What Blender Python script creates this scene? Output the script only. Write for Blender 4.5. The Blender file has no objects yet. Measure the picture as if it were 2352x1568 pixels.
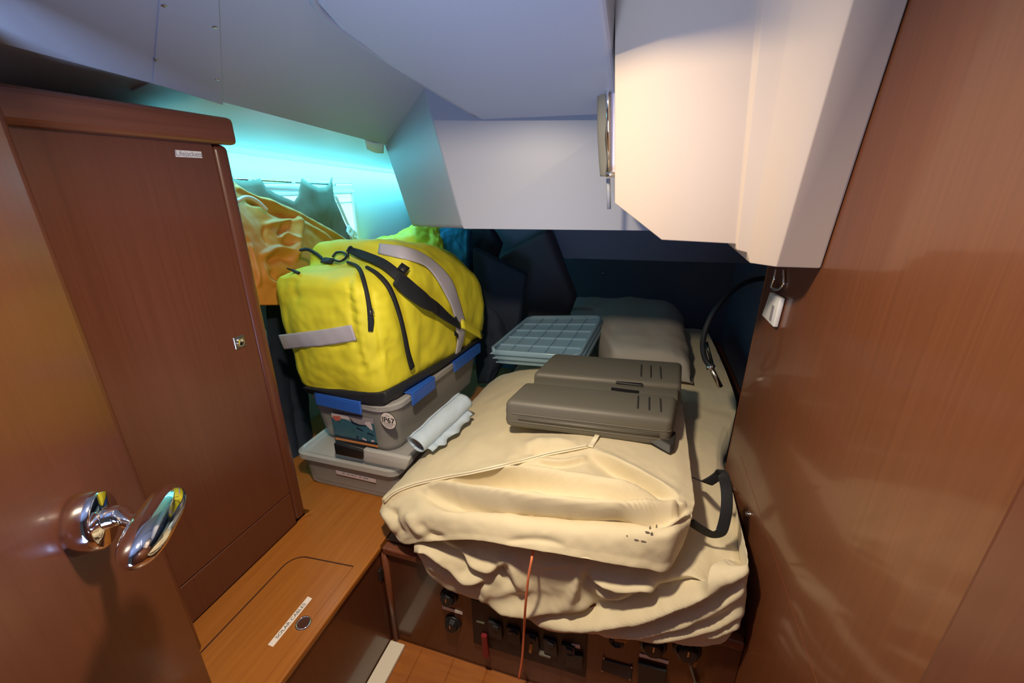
import bpy, bmesh, math, random
import numpy as np
from mathutils import Vector, Matrix, noise

random.seed(3)
S = bpy.context.scene
COL = S.collection

# ------------------------------------------------------------------ camera
F = 976.0
PITCH = math.atan(976 / 2616)
YAW = math.atan(314 / math.hypot(F, F * math.tan(PITCH)))
CAM = np.array([0.0, 0.0, 1.5])
FW = np.array([-math.sin(YAW) * math.cos(PITCH), math.cos(YAW) * math.cos(PITCH), -math.sin(PITCH)])
RT = np.array([math.cos(YAW), math.sin(YAW), 0.0])
UP = np.cross(RT, FW)
cd = bpy.data.cameras.new('camera')
cam = bpy.data.objects.new('camera', cd)
COL.objects.link(cam)
cd.sensor_width = 36.0
cd.lens = 36.0 * F / 2352.0
cd.clip_start = 0.02
cam.matrix_world = Matrix(((RT[0], UP[0], -FW[0], 0), (RT[1], UP[1], -FW[1], 0), (RT[2], UP[2], -FW[2], 1.5), (0, 0, 0, 1)))
S.camera = cam

# ------------------------------------------------------------------ light
S.view_settings.view_transform = 'Standard'
S.view_settings.look = 'None'
S.view_settings.gamma = 1.0
S.view_settings.use_curve_mapping = False
S.view_settings.exposure = 0.0
W = bpy.data.worlds.new('world')
S.world = W
W.use_nodes = True
W.node_tree.nodes['Background'].inputs[0].default_value = (0.62, 0.66, 0.80, 1)
W.node_tree.nodes['Background'].inputs[1].default_value = 0.07


def area(name, loc, target, size, power, color, size_y=None, spread=180):
    l = bpy.data.lights.new(name, 'AREA')
    l.energy = power
    l.color = color
    l.shape = 'RECTANGLE' if size_y else 'DISK'
    l.size = size
    if size_y:
        l.size_y = size_y
    l.spread = math.radians(spread)
    o = bpy.data.objects.new(name, l)
    COL.objects.link(o)
    o.location = loc
    o.rotation_euler = (Vector(target) - Vector(loc)).to_track_quat('-Z', 'Y').to_euler()
    return o


area('cabin_lamp', (-0.32, 0.44, 1.835), (-0.20, 0.78, 0.6), 0.09, 14.0, (1.0, 0.82, 0.57), spread=156)
area('cool_ceiling_fill', (-0.30, -0.50, 0.75), (-0.62, 0.45, 2.0), 0.6, 15.0, (0.40, 0.57, 1.0), 0.6, spread=105)  # added unseen cool fill, aimed up to brighten the ceiling
# cyan strip light under the trim at the top of the hull side
sl = area('hull_strip_light', (-1.355, 1.80, 1.588), (-1.4, 1.8, 0.0), 0.03, 6.0, (0.13, 0.78, 1.0), 1.6)
sl.rotation_euler = (-0.05, 0.48, 0)


# ------------------------------------------------------------------ helpers
def ray(px, py):
    return RT * (px - 1176) / F - UP * (py - 784) / F + FW


def P(px, py, ax, v):
    """the point of the plane axis=v that is seen at a pixel of the photo"""
    d = ray(px, py)
    t = (v - CAM[ax]) / d[ax]
    return CAM + d * t


def PX(px, py, x): return P(px, py, 0, x)
def PY(px, py, y): return P(px, py, 1, y)
def PZ(px, py, z): return P(px, py, 2, z)


def topx(pts):
    q = pts - CAM
    z = q @ FW
    return np.stack([1176 + F * (q @ RT) / z, 784 - F * (q @ UP) / z], -1)


def tag(o, label=None, cat=None, group=None, kind=None):
    if label: o['label'] = label
    if cat: o['category'] = cat
    if group: o['group'] = group
    if kind: o['kind'] = kind
    return o


def thing(name, label, cat, loc, group=None):
    o = bpy.data.objects.new(name, None)
    COL.objects.link(o)
    o.location = tuple(float(c) for c in loc)
    o.empty_display_size = 0.05
    return tag(o, label, cat, group)


def link(name, me, mat, parent=None, smooth=False):
    o = bpy.data.objects.new(name, me)
    COL.objects.link(o)
    if mat is not None and not me.materials:
        me.materials.append(mat)
    if smooth:
        me.polygons.foreach_set('use_smooth', [True] * len(me.polygons))
    if parent is not None:
        o.parent = parent
        if parent.type == 'EMPTY':
            o.matrix_parent_inverse = Matrix.Translation(-Vector(parent.location))
    return o


def obj(name, bm, mat, parent=None, smooth=False):
    me = bpy.data.meshes.new(name)
    bmesh.ops.recalc_face_normals(bm, faces=bm.faces)
    bm.to_mesh(me)
    bm.free()
    return link(name, me, mat, parent, smooth)


def struct(name, bm, mat, smooth=False):
    return tag(obj(name, bm, mat, None, smooth), kind='structure')


def hexa(bm, c):
    """box from 8 corners: bottom 4 (ccw) then top 4"""
    v = [bm.verts.new(tuple(map(float, p))) for p in c]
    for f in ((0, 3, 2, 1), (4, 5, 6, 7), (0, 1, 5, 4), (1, 2, 6, 5), (2, 3, 7, 6), (3, 0, 4, 7)):
        bm.faces.new([v[i] for i in f])
    return v


def box(lo, hi, bev=0.0, seg=2, bm=None):
    b = bm or bmesh.new()
    x0, y0, z0 = lo
    x1, y1, z1 = hi
    v = hexa(b, [(x0, y0, z0), (x1, y0, z0), (x1, y1, z0), (x0, y1, z0), (x0, y0, z1), (x1, y0, z1), (x1, y1, z1), (x0, y1, z1)])
    if bev:
        es = list({e for w in v for e in w.link_edges})
        bmesh.ops.bevel(b, geom=es, offset=bev, segments=seg, profile=0.5, affect='EDGES')
    return b


def prism(poly, off, bev=0.0, seg=2, bm=None):
    """polygon of 3D points extruded by a vector"""
    b = bm or bmesh.new()
    off = np.array(off, float)
    a = [b.verts.new(tuple(map(float, p))) for p in poly]
    c = [b.verts.new(tuple(map(float, np.array(p) + off))) for p in poly]
    n = len(a)
    b.faces.new(a)
    b.faces.new(c[::-1])
    for i in range(n):
        b.faces.new([a[i], c[i], c[(i + 1) % n], a[(i + 1) % n]])
    if bev:
        es = list({e for w in a + c for e in w.link_edges})
        bmesh.ops.bevel(b, geom=es, offset=bev, segments=seg, profile=0.5, affect='EDGES')
    return b


def catmull(pts, n, closed=False):
    p = np.array(pts, float)
    m = len(p)
    if closed:
        t = np.linspace(0, m, n, endpoint=False)
    else:
        t = np.linspace(0, m - 1, n)
    i = np.minimum(t.astype(int), m - 1 if closed else m - 2)
    u = (t - i).reshape(-1, *([1] * (p.ndim - 1)))

    def g(k):
        return p[k % m] if closed else p[np.clip(k, 0, m - 1)]

    def tang(a, b_, c):
        d1, d2 = b_ - a, c - b_
        l1 = np.linalg.norm(d1, axis=-1, keepdims=True)
        l2 = np.linalg.norm(d2, axis=-1, keepdims=True)
        un = d1 / (l1 + 1e-12) + d2 / (l2 + 1e-12)
        both = np.where(l1 < 1e-9, l2, np.where(l2 < 1e-9, l1, np.minimum(l1, l2)))
        half = np.where((l1 < 1e-9) | (l2 < 1e-9), 1.0, 0.5)
        return un * half * both * 1.15
    p0, p1, p2, p3 = g(i - 1), g(i), g(i + 1), g(i + 2)
    m1, m2 = tang(p0, p1, p2), tang(p1, p2, p3)
    h00, h10, h01, h11 = 2 * u ** 3 - 3 * u ** 2 + 1, u ** 3 - 2 * u ** 2 + u, -2 * u ** 3 + 3 * u ** 2, u ** 3 - u ** 2
    return h00 * p1 + h10 * m1 + h01 * p2 + h11 * m2


def surf(ctrl, nu, nv, closed_v=False):
    a = catmull(ctrl, nu)                       # (nu, kv, 3)
    return np.swapaxes(catmull(np.swapaxes(a, 0, 1), nv, closed_v), 0, 1)


def gnormals(g, closed_v=False):
    du = np.gradient(g, axis=0)
    if closed_v:
        dv = (np.roll(g, -1, 1) - np.roll(g, 1, 1)) / 2
    else:
        dv = np.gradient(g, axis=1)
    n = np.cross(du, dv)
    return n / (np.linalg.norm(n, axis=-1, keepdims=True) + 1e-9)


def seg_dist(px, line):
    """distance, signed side and running parameter of pixels to a polyline"""
    best = np.full(px.shape[:-1], 1e9)
    side = np.zeros_like(best)
    par = np.zeros_like(best)
    L = np.array(line, float)
    n = len(L) - 1
    for k in range(n):
        a, b = L[k], L[k + 1]
        d = b - a
        t = np.clip(((px - a) @ d) / (d @ d), 0, 1)
        q = a + t[..., None] * d
        e = px - q
        ds = np.linalg.norm(e, axis=-1)
        m = ds < best
        best = np.where(m, ds, best)
        side = np.where(m, np.sign(d[0] * e[..., 1] - d[1] * e[..., 0]), side)
        par = np.where(m, (k + t) / n, par)
    return best, side, par


FOLD = 1.0


def fold(g, closed_v, folds, out=None):
    """raise (amp>0) or sink folds that run along lines of the cloth; out = outward axis"""
    n = gnormals(g, closed_v)
    if out is not None:
        ref = g - g.mean(axis=1, keepdims=True) if closed_v else np.array(out)
        if np.mean(np.sign((n * ref).sum(-1))) < 0:
            n = -n
    view = CAM - g
    facing = np.clip(((n * view).sum(-1) / np.linalg.norm(view, axis=-1)) * 5 + 0.6, 0, 1)
    px = topx(g)
    disp = np.zeros(g.shape[:2])
    for f in folds:
        line, amp, w1, w2 = f[:4]
        ends = f[4] if len(f) > 4 else 0.25
        ln = catmull(line, 3 * len(line)) if len(line) > 2 else np.array(line, float)
        d, sd, t = seg_dist(px, ln)
        w = np.where(sd < 0, w1, w2)
        tp = np.clip(np.minimum(t, 1 - t) / max(ends, 1e-3), 0, 1)
        if ends < 0:
            tp = np.ones_like(t)
        prof = np.exp(-(d / w) ** 2)
        if len(f) > 5:                    # overhanging pleat: crisp lower edge, hollow below
            k_, s_ = f[5], f[6]
            prof = np.where(sd < 0, np.exp(-(d / w1) ** 2), (1 + k_) * np.exp(-(d / s_) ** 2) - k_ * np.exp(-(d / w2) ** 2))
        disp += FOLD * amp * tp ** 0.7 * prof
    return g + n * (disp * facing)[..., None]


def relax(g, n=2):
    for _ in range(n):
        g = g.copy()
        g[1:-1] = 0.25 * g[:-2] + 0.5 * g[1:-1] + 0.25 * g[2:]
        g = 0.25 * np.roll(g, 1, 1) + 0.5 * g + 0.25 * np.roll(g, -1, 1)
    return g


def wrinkle(g, closed_v, amp, scale, seed=0, stretch=(1, 1, 1)):
    n = gnormals(g, closed_v)
    out = g.copy()
    for i in range(g.shape[0]):
        for j in range(g.shape[1]):
            p = g[i, j]
            v = Vector((p[0] * scale * stretch[0] + seed, p[1] * scale * stretch[1], p[2] * scale * stretch[2]))
            k = noise.fractal(v, 0.9, 2.0, 3)
            out[i, j] = p + n[i, j] * amp * k
    return out


def gridmesh(name, g, mat, parent=None, closed_v=False, caps=False, smooth=True):
    nu, nv = g.shape[:2]
    verts = [tuple(p) for p in g.reshape(-1, 3)]
    faces = []
    for i in range(nu - 1):
        for j in range(nv if closed_v else nv - 1):
            j2 = (j + 1) % nv
            faces.append((i * nv + j, i * nv + j2, (i + 1) * nv + j2, (i + 1) * nv + j))
    if caps:
        for i in (0, nu - 1):
            c = len(verts)
            verts.append(tuple(g[i].mean(0)))
            for j in range(nv):
                faces.append((c, i * nv + j, i * nv + (j + 1) % nv))
    me = bpy.data.meshes.new(name)
    me.from_pydata(verts, [], faces)
    bm = bmesh.new()
    bm.from_mesh(me)
    bmesh.ops.recalc_face_normals(bm, faces=bm.faces)
    bm.to_mesh(me)
    bm.free()
    me.update()
    return link(name, me, mat, parent, smooth)


def shell(name, g, off, mat, parent=None):
    """a cloth grid closed with a back face, off = thickness vector"""
    off = np.array(off, float)
    back = g + off
    nu, nv = g.shape[:2]
    verts = [tuple(p) for p in g.reshape(-1, 3)] + [tuple(p) for p in back.reshape(-1, 3)]
    N = nu * nv
    faces = []
    for i in range(nu - 1):
        for j in range(nv - 1):
            a, b, c, d = i * nv + j, i * nv + j + 1, (i + 1) * nv + j + 1, (i + 1) * nv + j
            faces.append((a, b, c, d))
            faces.append((N + d, N + c, N + b, N + a))
    rim = [(i, 0) for i in range(nu)] + [(nu - 1, j) for j in range(1, nv)] + [(i, nv - 1) for i in range(nu - 2, -1, -1)] + [(0, j) for j in range(nv - 2, 0, -1)]
    idx = [i * nv + j for i, j in rim]
    for k in range(len(idx)):
        a, b = idx[k], idx[(k + 1) % len(idx)]
        faces.append((a, b, N + b, N + a))
    me = bpy.data.meshes.new(name)
    me.from_pydata(verts, [], faces)
    bm = bmesh.new()
    bm.from_mesh(me)
    bmesh.ops.recalc_face_normals(bm, faces=bm.faces)
    bm.to_mesh(me)
    bm.free()
    return link(name, me, mat, parent, True)


def tube(path, r, n=10, bm=None, spline=0, flat=None):
    """round tube along points; flat=(wide, thin, up) gives a ribbon"""
    b = bm or bmesh.new()
    p = np.array(path, float)
    if spline:
        p = catmull(p, spline)
    m = len(p)
    rr = r if hasattr(r, '__len__') else [r] * m
    if len(rr) != m:
        rr = np.interp(np.linspace(0, 1, m), np.linspace(0, 1, len(rr)), rr)
    T = np.gradient(p, axis=0)
    T /= np.linalg.norm(T, axis=1, keepdims=True) + 1e-9
    ref = np.array(flat[2], float) if flat else np.array([0.31, 0.2, 0.93])
    rings = []
    for k in range(m):
        s = np.cross(T[k], ref)
        if np.linalg.norm(s) < 1e-3:
            s = np.cross(T[k], [1, 0, 0])
        s /= np.linalg.norm(s)
        u = np.cross(s, T[k])
        ring = []
        for q in range(n):
            a = 2 * math.pi * (q + 0.5) / n
            if flat:
                sx = math.copysign(abs(math.cos(a)) ** 0.4, math.cos(a)) * flat[0] * rr[k]
                sy = math.copysign(abs(math.sin(a)) ** 0.4, math.sin(a)) * flat[1]
            else:
                sx, sy = math.cos(a) * rr[k], math.sin(a) * rr[k]
            ring.append(b.verts.new(tuple(p[k] + s * sx + u * sy)))
        rings.append(ring)
    for k in range(m - 1):
        for q in range(n):
            b.faces.new([rings[k][q], rings[k][(q + 1) % n], rings[k + 1][(q + 1) % n], rings[k + 1][q]])
    b.faces.new(rings[0][::-1])
    b.faces.new(rings[-1])
    return b


def lathe(base, axis, prof, n=32, bm=None):
    """profile of (distance along axis, radius)"""
    b = bm or bmesh.new()
    base = np.array(base, float)
    ax = np.array(axis, float)
    ax /= np.linalg.norm(ax)
    s = np.cross(ax, [0, 0, 1] if abs(ax[2]) < 0.9 else [1, 0, 0])
    s /= np.linalg.norm(s)
    u = np.cross(ax, s)
    rings = []
    for h, r in prof:
        rings.append([b.verts.new(tuple(base + ax * h + (s * math.cos(2 * math.pi * q / n) + u * math.sin(2 * math.pi * q / n)) * r)) for q in range(n)])
    for k in range(len(rings) - 1):
        for q in range(n):
            b.faces.new([rings[k][q], rings[k][(q + 1) % n], rings[k + 1][(q + 1) % n], rings[k + 1][q]])
    b.faces.new(rings[0][::-1])
    b.faces.new(rings[-1])
    return b


def text(name, body, origin, xdir, ydir, height, mat, parent, width=None, depth=0.0003, bold=0.0):
    cu = bpy.data.curves.new(name, 'FONT')
    cu.body = body
    cu.size = 1.0
    cu.extrude = 0.0
    cu.offset = bold
    cu.align_x = 'CENTER'
    cu.align_y = 'CENTER'
    cu.resolution_u = 4
    t = bpy.data.objects.new(name, cu)
    COL.objects.link(t)
    bpy.context.view_layer.update()
    me = bpy.data.meshes.new_from_object(t.evaluated_get(bpy.context.evaluated_depsgraph_get()))
    bpy.data.objects.remove(t)
    X = np.array(xdir, float); X /= np.linalg.norm(X)
    Y = np.array(ydir, float); Y -= X * (X @ Y); Y /= np.linalg.norm(Y)
    co = np.zeros(len(me.vertices) * 3)
    me.vertices.foreach_get('co', co)
    co = co.reshape(-1, 3)
    sy = height / 0.70
    sx = sy if width is None else width / max(1e-6, co[:, 0].max() - co[:, 0].min())
    o = np.array(origin, float)
    new = o + X * (co[:, :1] * sx) + Y * (co[:, 1:2] * sy)
    me.vertices.foreach_set('co', new.reshape(-1))
    me.materials.clear()
    me.name = name
    me.update()
    return link(name, me, mat, parent)


# ------------------------------------------------------------------ materials
MATS = {}


def mat(name, color, rough=0.5, metal=0.0, coat=0.0, noise_amp=0.0, noise_scale=60, bump=0.0, bump_scale=300, spec=0.5, sheen=0.0, sub=None):
    m = bpy.data.materials.new(name)
    m.use_nodes = True
    nt = m.node_tree
    b = nt.nodes['Principled BSDF']
    b.inputs['Base Color'].default_value = (*color, 1)
    b.inputs['Roughness'].default_value = rough
    b.inputs['Metallic'].default_value = metal
    b.inputs['Coat Weight'].default_value = coat
    b.inputs['Coat Roughness'].default_value = 0.1
    b.inputs['Specular IOR Level'].default_value = spec
    b.inputs['Sheen Weight'].default_value = sheen
    tc = nt.nodes.new('ShaderNodeTexCoord')
    if noise_amp:
        n = nt.nodes.new('ShaderNodeTexNoise')
        n.inputs['Scale'].default_value = noise_scale
        n.inputs['Detail'].default_value = 4
        nt.links.new(tc.outputs['Object'], n.inputs['Vector'])
        mx = nt.nodes.new('ShaderNodeMix')
        mx.data_type = 'RGBA'
        mx.inputs[6].default_value = (*[c * (1 - noise_amp) for c in color], 1)
        mx.inputs[7].default_value = (*[min(1, c * (1 + noise_amp)) for c in color], 1)
        nt.links.new(n.outputs['Fac'], mx.inputs[0])
        nt.links.new(mx.outputs[2], b.inputs['Base Color'])
    if bump:
        n2 = nt.nodes.new('ShaderNodeTexNoise')
        n2.inputs['Scale'].default_value = bump_scale
        n2.inputs['Detail'].default_value = 3
        nt.links.new(tc.outputs['Object'], n2.inputs['Vector'])
        bp = nt.nodes.new('ShaderNodeBump')
        bp.inputs['Strength'].default_value = bump
        bp.inputs['Distance'].default_value = 0.002
        nt.links.new(n2.outputs['Fac'], bp.inputs['Height'])
        nt.links.new(bp.outputs['Normal'], b.inputs['Normal'])
    MATS[name] = m
    return m


def wood(name, c1, c2, rough=0.3, coat=0.3, stretch=(90, 90, 1.6), coat_rough=0.15, blotch=0.25):
    m = bpy.data.materials.new(name)
    m.use_nodes = True
    nt = m.node_tree
    b = nt.nodes['Principled BSDF']
    tc = nt.nodes.new('ShaderNodeTexCoord')
    mp = nt.nodes.new('ShaderNodeMapping')
    mp.inputs['Scale'].default_value = stretch
    n = nt.nodes.new('ShaderNodeTexNoise')
    n.inputs['Scale'].default_value = 1.6
    n.inputs['Detail'].default_value = 6
    n.inputs['Roughness'].default_value = 0.65
    n2 = nt.nodes.new('ShaderNodeTexNoise')
    n2.inputs['Scale'].default_value = 2.2
    n2.inputs['Detail'].default_value = 2
    cr = nt.nodes.new('ShaderNodeValToRGB')
    cr.color_ramp.elements[0].position = 0.30
    cr.color_ramp.elements[1].position = 0.72
    cr.color_ramp.elements[0].color = (*c1, 1)
    cr.color_ramp.elements[1].color = (*c2, 1)
    ad = nt.nodes.new('ShaderNodeMath')
    ad.operation = 'MULTIPLY_ADD'
    ad.inputs[1].default_value = blotch
    nt.links.new(tc.outputs['Object'], mp.inputs['Vector'])
    nt.links.new(mp.outputs['Vector'], n.inputs['Vector'])
    nt.links.new(tc.outputs['Object'], n2.inputs['Vector'])
    sub = nt.nodes.new('ShaderNodeMath')
    sub.operation = 'SUBTRACT'
    sub.inputs[1].default_value = 0.5
    nt.links.new(n2.outputs['Fac'], sub.inputs[0])
    nt.links.new(sub.outputs[0], ad.inputs[0])
    nt.links.new(n.outputs['Fac'], ad.inputs[2])
    nt.links.new(ad.outputs[0], cr.inputs['Fac'])
    nt.links.new(cr.outputs['Color'], b.inputs['Base Color'])
    b.inputs['Roughness'].default_value = rough
    b.inputs['Coat Weight'].default_value = coat
    b.inputs['Coat Roughness'].default_value = coat_rough
    MATS[name] = m
    return m


def clear(name, tint, fac, rough=0.2, color=None):
    """milky clear plastic: part see-through, part glossy"""
    m = bpy.data.materials.new(name)
    m.use_nodes = True
    nt = m.node_tree
    b = nt.nodes['Principled BSDF']
    b.inputs['Base Color'].default_value = (*(color or tint), 1)
    b.inputs['Roughness'].default_value = rough
    t = nt.nodes.new('ShaderNodeBsdfTransparent')
    t.inputs['Color'].default_value = (*tint, 1)
    mx = nt.nodes.new('ShaderNodeMixShader')
    mx.inputs[0].default_value = fac
    nt.links.new(t.outputs[0], mx.inputs[1])
    nt.links.new(b.outputs[0], mx.inputs[2])
    nt.links.new(mx.outputs[0], nt.nodes['Material Output'].inputs['Surface'])
    MATS[name] = m
    return m


def glow(name, color, strength):
    m = bpy.data.materials.new(name)
    m.use_nodes = True
    b = m.node_tree.nodes['Principled BSDF']
    b.inputs['Base Color'].default_value = (*color, 1)
    b.inputs['Emission Color'].default_value = (*color, 1)
    b.inputs['Emission Strength'].default_value = strength
    MATS[name] = m
    return m


M_WOOD = wood('mahogany', (0.112, 0.033, 0.017), (0.137, 0.042, 0.022), rough=0.38, coat=0.2)
M_WOOD_GLOSS = wood('glossy_mahogany', (0.142, 0.044, 0.016), (0.178, 0.058, 0.021), rough=0.42, coat=0.45, coat_rough=0.10)
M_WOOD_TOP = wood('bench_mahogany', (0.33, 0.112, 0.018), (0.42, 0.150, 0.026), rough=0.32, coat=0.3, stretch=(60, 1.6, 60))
M_WOOD_RAIL = wood('rail_mahogany', (0.15, 0.045, 0.022), (0.21, 0.065, 0.03), rough=0.35, coat=0.3, stretch=(60, 1.6, 60))
M_FLOOR = wood('floor_wood', (0.32, 0.10, 0.02), (0.44, 0.15, 0.03), rough=0.35, coat=0.3, stretch=(4, 50, 50))
M_LINER = mat('vinyl_headliner', (0.36, 0.38, 0.42), 0.5, bump=0.10, bump_scale=500)
M_LINER2 = mat('moulded_liner', (0.30, 0.31, 0.335), 0.42)
M_HULL = mat('hull_liner', (0.78, 0.82, 0.82), 0.45)
M_CONSOLE = mat('cream_gelcoat', (0.60, 0.47, 0.34), 0.55, coat=0.0)
M_SHADEWALL = mat('shaded_cabin_end', (0.14, 0.16, 0.24), 0.6)  # navy tint puts the shadow of the far end into the wall colour
M_CHROME = mat('chrome', (0.86, 0.86, 0.87), 0.07, 1.0)
M_STEEL = mat('brushed_steel', (0.6, 0.58, 0.55), 0.25, 1.0)
M_BLACK = mat('black_plastic', (0.012, 0.012, 0.014), 0.45)
M_BLACKWEB = mat('black_webbing', (0.010, 0.011, 0.016), 0.7, bump=0.3, bump_scale=900)
M_DARKGROOVE = mat('dark_groove', (0.05, 0.012, 0.004), 0.6)
M_CREAM = mat('cream_cover_cloth', (0.72, 0.63, 0.44), 0.85, noise_amp=0.05, noise_scale=18, bump=0.25, bump_scale=420, sheen=0.2)
M_CREAM2 = mat('cream_sheet_cloth', (0.74, 0.655, 0.465), 0.85, noise_amp=0.05, noise_scale=20, bump=0.25, bump_scale=420, sheen=0.2)
M_PIPING = mat('cream_zip_tape', (0.90, 0.82, 0.62), 0.7)
M_GREYCUSH = mat('grey_cushion_cloth', (0.46, 0.43, 0.40), 0.85, noise_amp=0.12, noise_scale=9, bump=0.2)
M_CHARCOAL = mat('charcoal_cloth', (0.085, 0.085, 0.11), 0.85, bump=0.2)
M_NAVY = mat('navy_cloth', (0.012, 0.022, 0.045), 0.8, bump=0.2)
M_CASE = mat('grey_case_plastic', (0.145, 0.137, 0.115), 0.42, bump=0.25, bump_scale=900)
M_CASE_D = mat('dark_case_plastic', (0.035, 0.034, 0.032), 0.5)
M_YELLOW = mat('yellow_bag_cloth', (0.82, 0.74, 0.035), 0.6, noise_amp=0.06, noise_scale=14, bump=0.12, bump_scale=200)
M_YELLOW2 = mat('yellow_sailing_cloth', (0.90, 0.70, 0.04), 0.6, noise_amp=0.06, noise_scale=14)
M_REFLECT = mat('silver_reflective_tape', (0.50, 0.47, 0.52), 0.35, bump=0.1, bump_scale=600)
M_BAGBASE = mat('black_bag_base', (0.018, 0.020, 0.026), 0.55)
M_ORANGE = mat('orange_oilskin', (0.66, 0.25, 0.04), 0.5, noise_amp=0.06, noise_scale=10)
M_CURTAIN = mat('grey_curtain_cloth', (0.17, 0.16, 0.125), 0.8, noise_amp=0.1, noise_scale=15)
M_WHITE = mat('white_plastic', (0.80, 0.80, 0.80), 0.4)
M_PINKWHITE = mat('white_label_tape', (0.85, 0.78, 0.74), 0.5)
M_INK = mat('black_ink', (0.02, 0.02, 0.03), 0.6)
M_GREYINK = mat('grey_ink', (0.25, 0.24, 0.32), 0.6)
M_BLUECLIP = mat('blue_clip_plastic', (0.035, 0.14, 0.62), 0.35)
M_BOX = clear('clear_box_plastic', (0.82, 0.83, 0.84), 0.42, 0.25, (0.62, 0.60, 0.60))
M_BOXLID = clear('clear_lid_plastic', (0.86, 0.87, 0.88), 0.50, 0.18, (0.70, 0.70, 0.70))
M_TRAY = clear('clear_blue_plastic', (0.80, 0.91, 0.98), 0.60, 0.15, (0.45, 0.68, 0.86))
M_ROLL = mat('pale_blue_mat', (0.50, 0.62, 0.76), 0.6, bump=0.2, bump_scale=600)
M_ROLLIN = mat('roll_lining', (0.50, 0.42, 0.30), 0.8)
M_CORD = mat('coral_cord', (0.95, 0.27, 0.13), 0.7, bump=0.4, bump_scale=900)
M_TRIM = mat('cream_trim_plastic', (0.86, 0.80, 0.68), 0.4)
M_RED = mat('red_plastic', (0.22, 0.015, 0.02), 0.4)
M_TAN = mat('tan_tag', (0.45, 0.22, 0.06), 0.6)
M_CONT = mat('cream_rolled_cloth', (0.58, 0.50, 0.38), 0.85, noise_amp=0.15, noise_scale=20)
M_CONT2 = mat('brown_contents', (0.22, 0.11, 0.08), 0.8, noise_amp=0.2, noise_scale=25)
M_CONT3 = mat('dark_contents', (0.07, 0.06, 0.07), 0.8, noise_amp=0.2, noise_scale=25)
M_BLUEFAB = mat('bright_blue_cloth', (0.02, 0.24, 0.52), 0.65, noise_amp=0.12, noise_scale=20)
M_PANE = glow('porthole_daylight', (0.50, 0.90, 1.0), 1.2)
M_RUBBER = mat('black_rubber_hose', (0.010, 0.013, 0.018), 0.35)
M_SEA = mat('printed_sea', (0.05, 0.15, 0.22), 0.3, noise_amp=0.45, noise_scale=55)
M_PRINTGREY = mat('printed_grey', (0.36, 0.33, 0.38), 0.3)
M_PRINTWHITE = mat('printed_white', (0.68, 0.60, 0.66), 0.3)
M_PRINTRED = mat('printed_red', (0.62, 0.17, 0.13), 0.3)
M_PRINTORANGE = mat('printed_orange', (0.75, 0.28, 0.08), 0.3)
M_PRINTDARK = mat('printed_dark', (0.012, 0.02, 0.05), 0.3)
M_HOUSING = mat('panel_black', (0.012, 0.008, 0.008), 0.5)
M_WOOD_SHADE = wood('shaded_glossy_mahogany', (0.085, 0.026, 0.011), (0.115, 0.036, 0.015), rough=0.36, coat=0.6, coat_rough=0.10)  # glossy mahogany again, with the shade on the low fronts put into its colour
M_STAIN = mat('grey_smudge', (0.30, 0.26, 0.22), 0.9)

# ------------------------------------------------------------------ the cabin
XW = 0.35          # wooden wall on the right
ZB = 0.43          # top of bench and bunk base
YB = 0.873         # front of the bunk base

fl = struct('floor', box((-2.2, -1.6, -0.04), (2.2, 4.6, 0.0)), M_FLOOR)
b = bmesh.new()
for k in range(9):
    x0 = -0.70 + k * 0.118
    obj('floorboard', box((x0 + 0.0012, -0.60, 0.0004), (x0 + 0.1168, YB - 0.004, 0.0035), 0.0012, 1), M_FLOOR, fl)
b.free()

# right wall (varnished panel), its end post and the door frame in the near corner
rw = struct('wall_right', box((XW, 0.415, 0.0), (XW + 0.035, 1.372, 2.15)), M_WOOD_GLOSS)
obj('edge_strip', box((XW - 0.001, 1.366, 0.0), (XW + 0.036, 1.374, 2.15), 0.002, 1), M_WOOD_RAIL, rw)
# fine joint that runs along the panel
j0, j1 = PX(1700, 1058, XW), PX(1885, 1568, XW)
jz = (j0[2] + j1[2]) / 2
obj('panel_joint', box((XW - 0.0006, 0.415, jz - 0.0012), (XW + 0.004, j0[1], jz + 0.0012)), M_WOOD_RAIL, rw)
dj = struct('door_2', box((XW - 0.022, -0.5, 0.0), (XW + 0.05, 0.413, 2.15), 0.008, 2), M_WOOD)
struct('wall_right_aft', box((0.62, 1.374, 0.0), (0.66, 3.4, 2.15)), M_SHADEWALL)
struct('wall_right_return', box((XW + 0.036, 1.33, 0.0), (0.66, 1.37, 2.15)), M_WOOD)

# hull side with the porthole in it
XH = -1.45
def hullx(z): return XH + (z - 1.6) * 0.06


hull = struct('wall_left', box((XH - 0.06, 0.2, 0.0), (XH, 3.4, 1.72)), M_HULL)
struct('wall_back', box((-1.6, 3.2, 0.0), (0.66, 3.26, 2.0)), M_SHADEWALL)

# headliner : a panel that rises inboard
def headz(x, y): return 1.643 - 0.063 * (y - 1.5) + 0.26 * (x + 1.0)


def slab(corners, th, bev=0.0):
    c = [(x, y, headz(x, y)) for x, y in corners]
    return prism(c, (0, 0, th), bev)


ceil = struct('ceiling', slab([(-1.0, -0.9), (0.36, -0.9), (0.36, 1.3), (-0.62, 1.3), (-1.0, 1.66)], 0.05, 0.004), M_LINER)
struct('ceiling_side_deck', prism([(-1.5, -0.9, 1.728), (-0.97, -0.9, 1.7995), (-0.97, 2.6, 1.630), (-1.5, 2.6, 1.5585)], (0, 0, 0.2)), M_HULL)
# trim along the edge of hull and side deck
struct('trim_1', tube([(XH + 0.003, 0.4, 1.652), (XH + 0.003, 1.5, 1.598), (XH + 0.003, 3.0, 1.526)], 0.004, 8), M_HULL, True)

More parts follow.
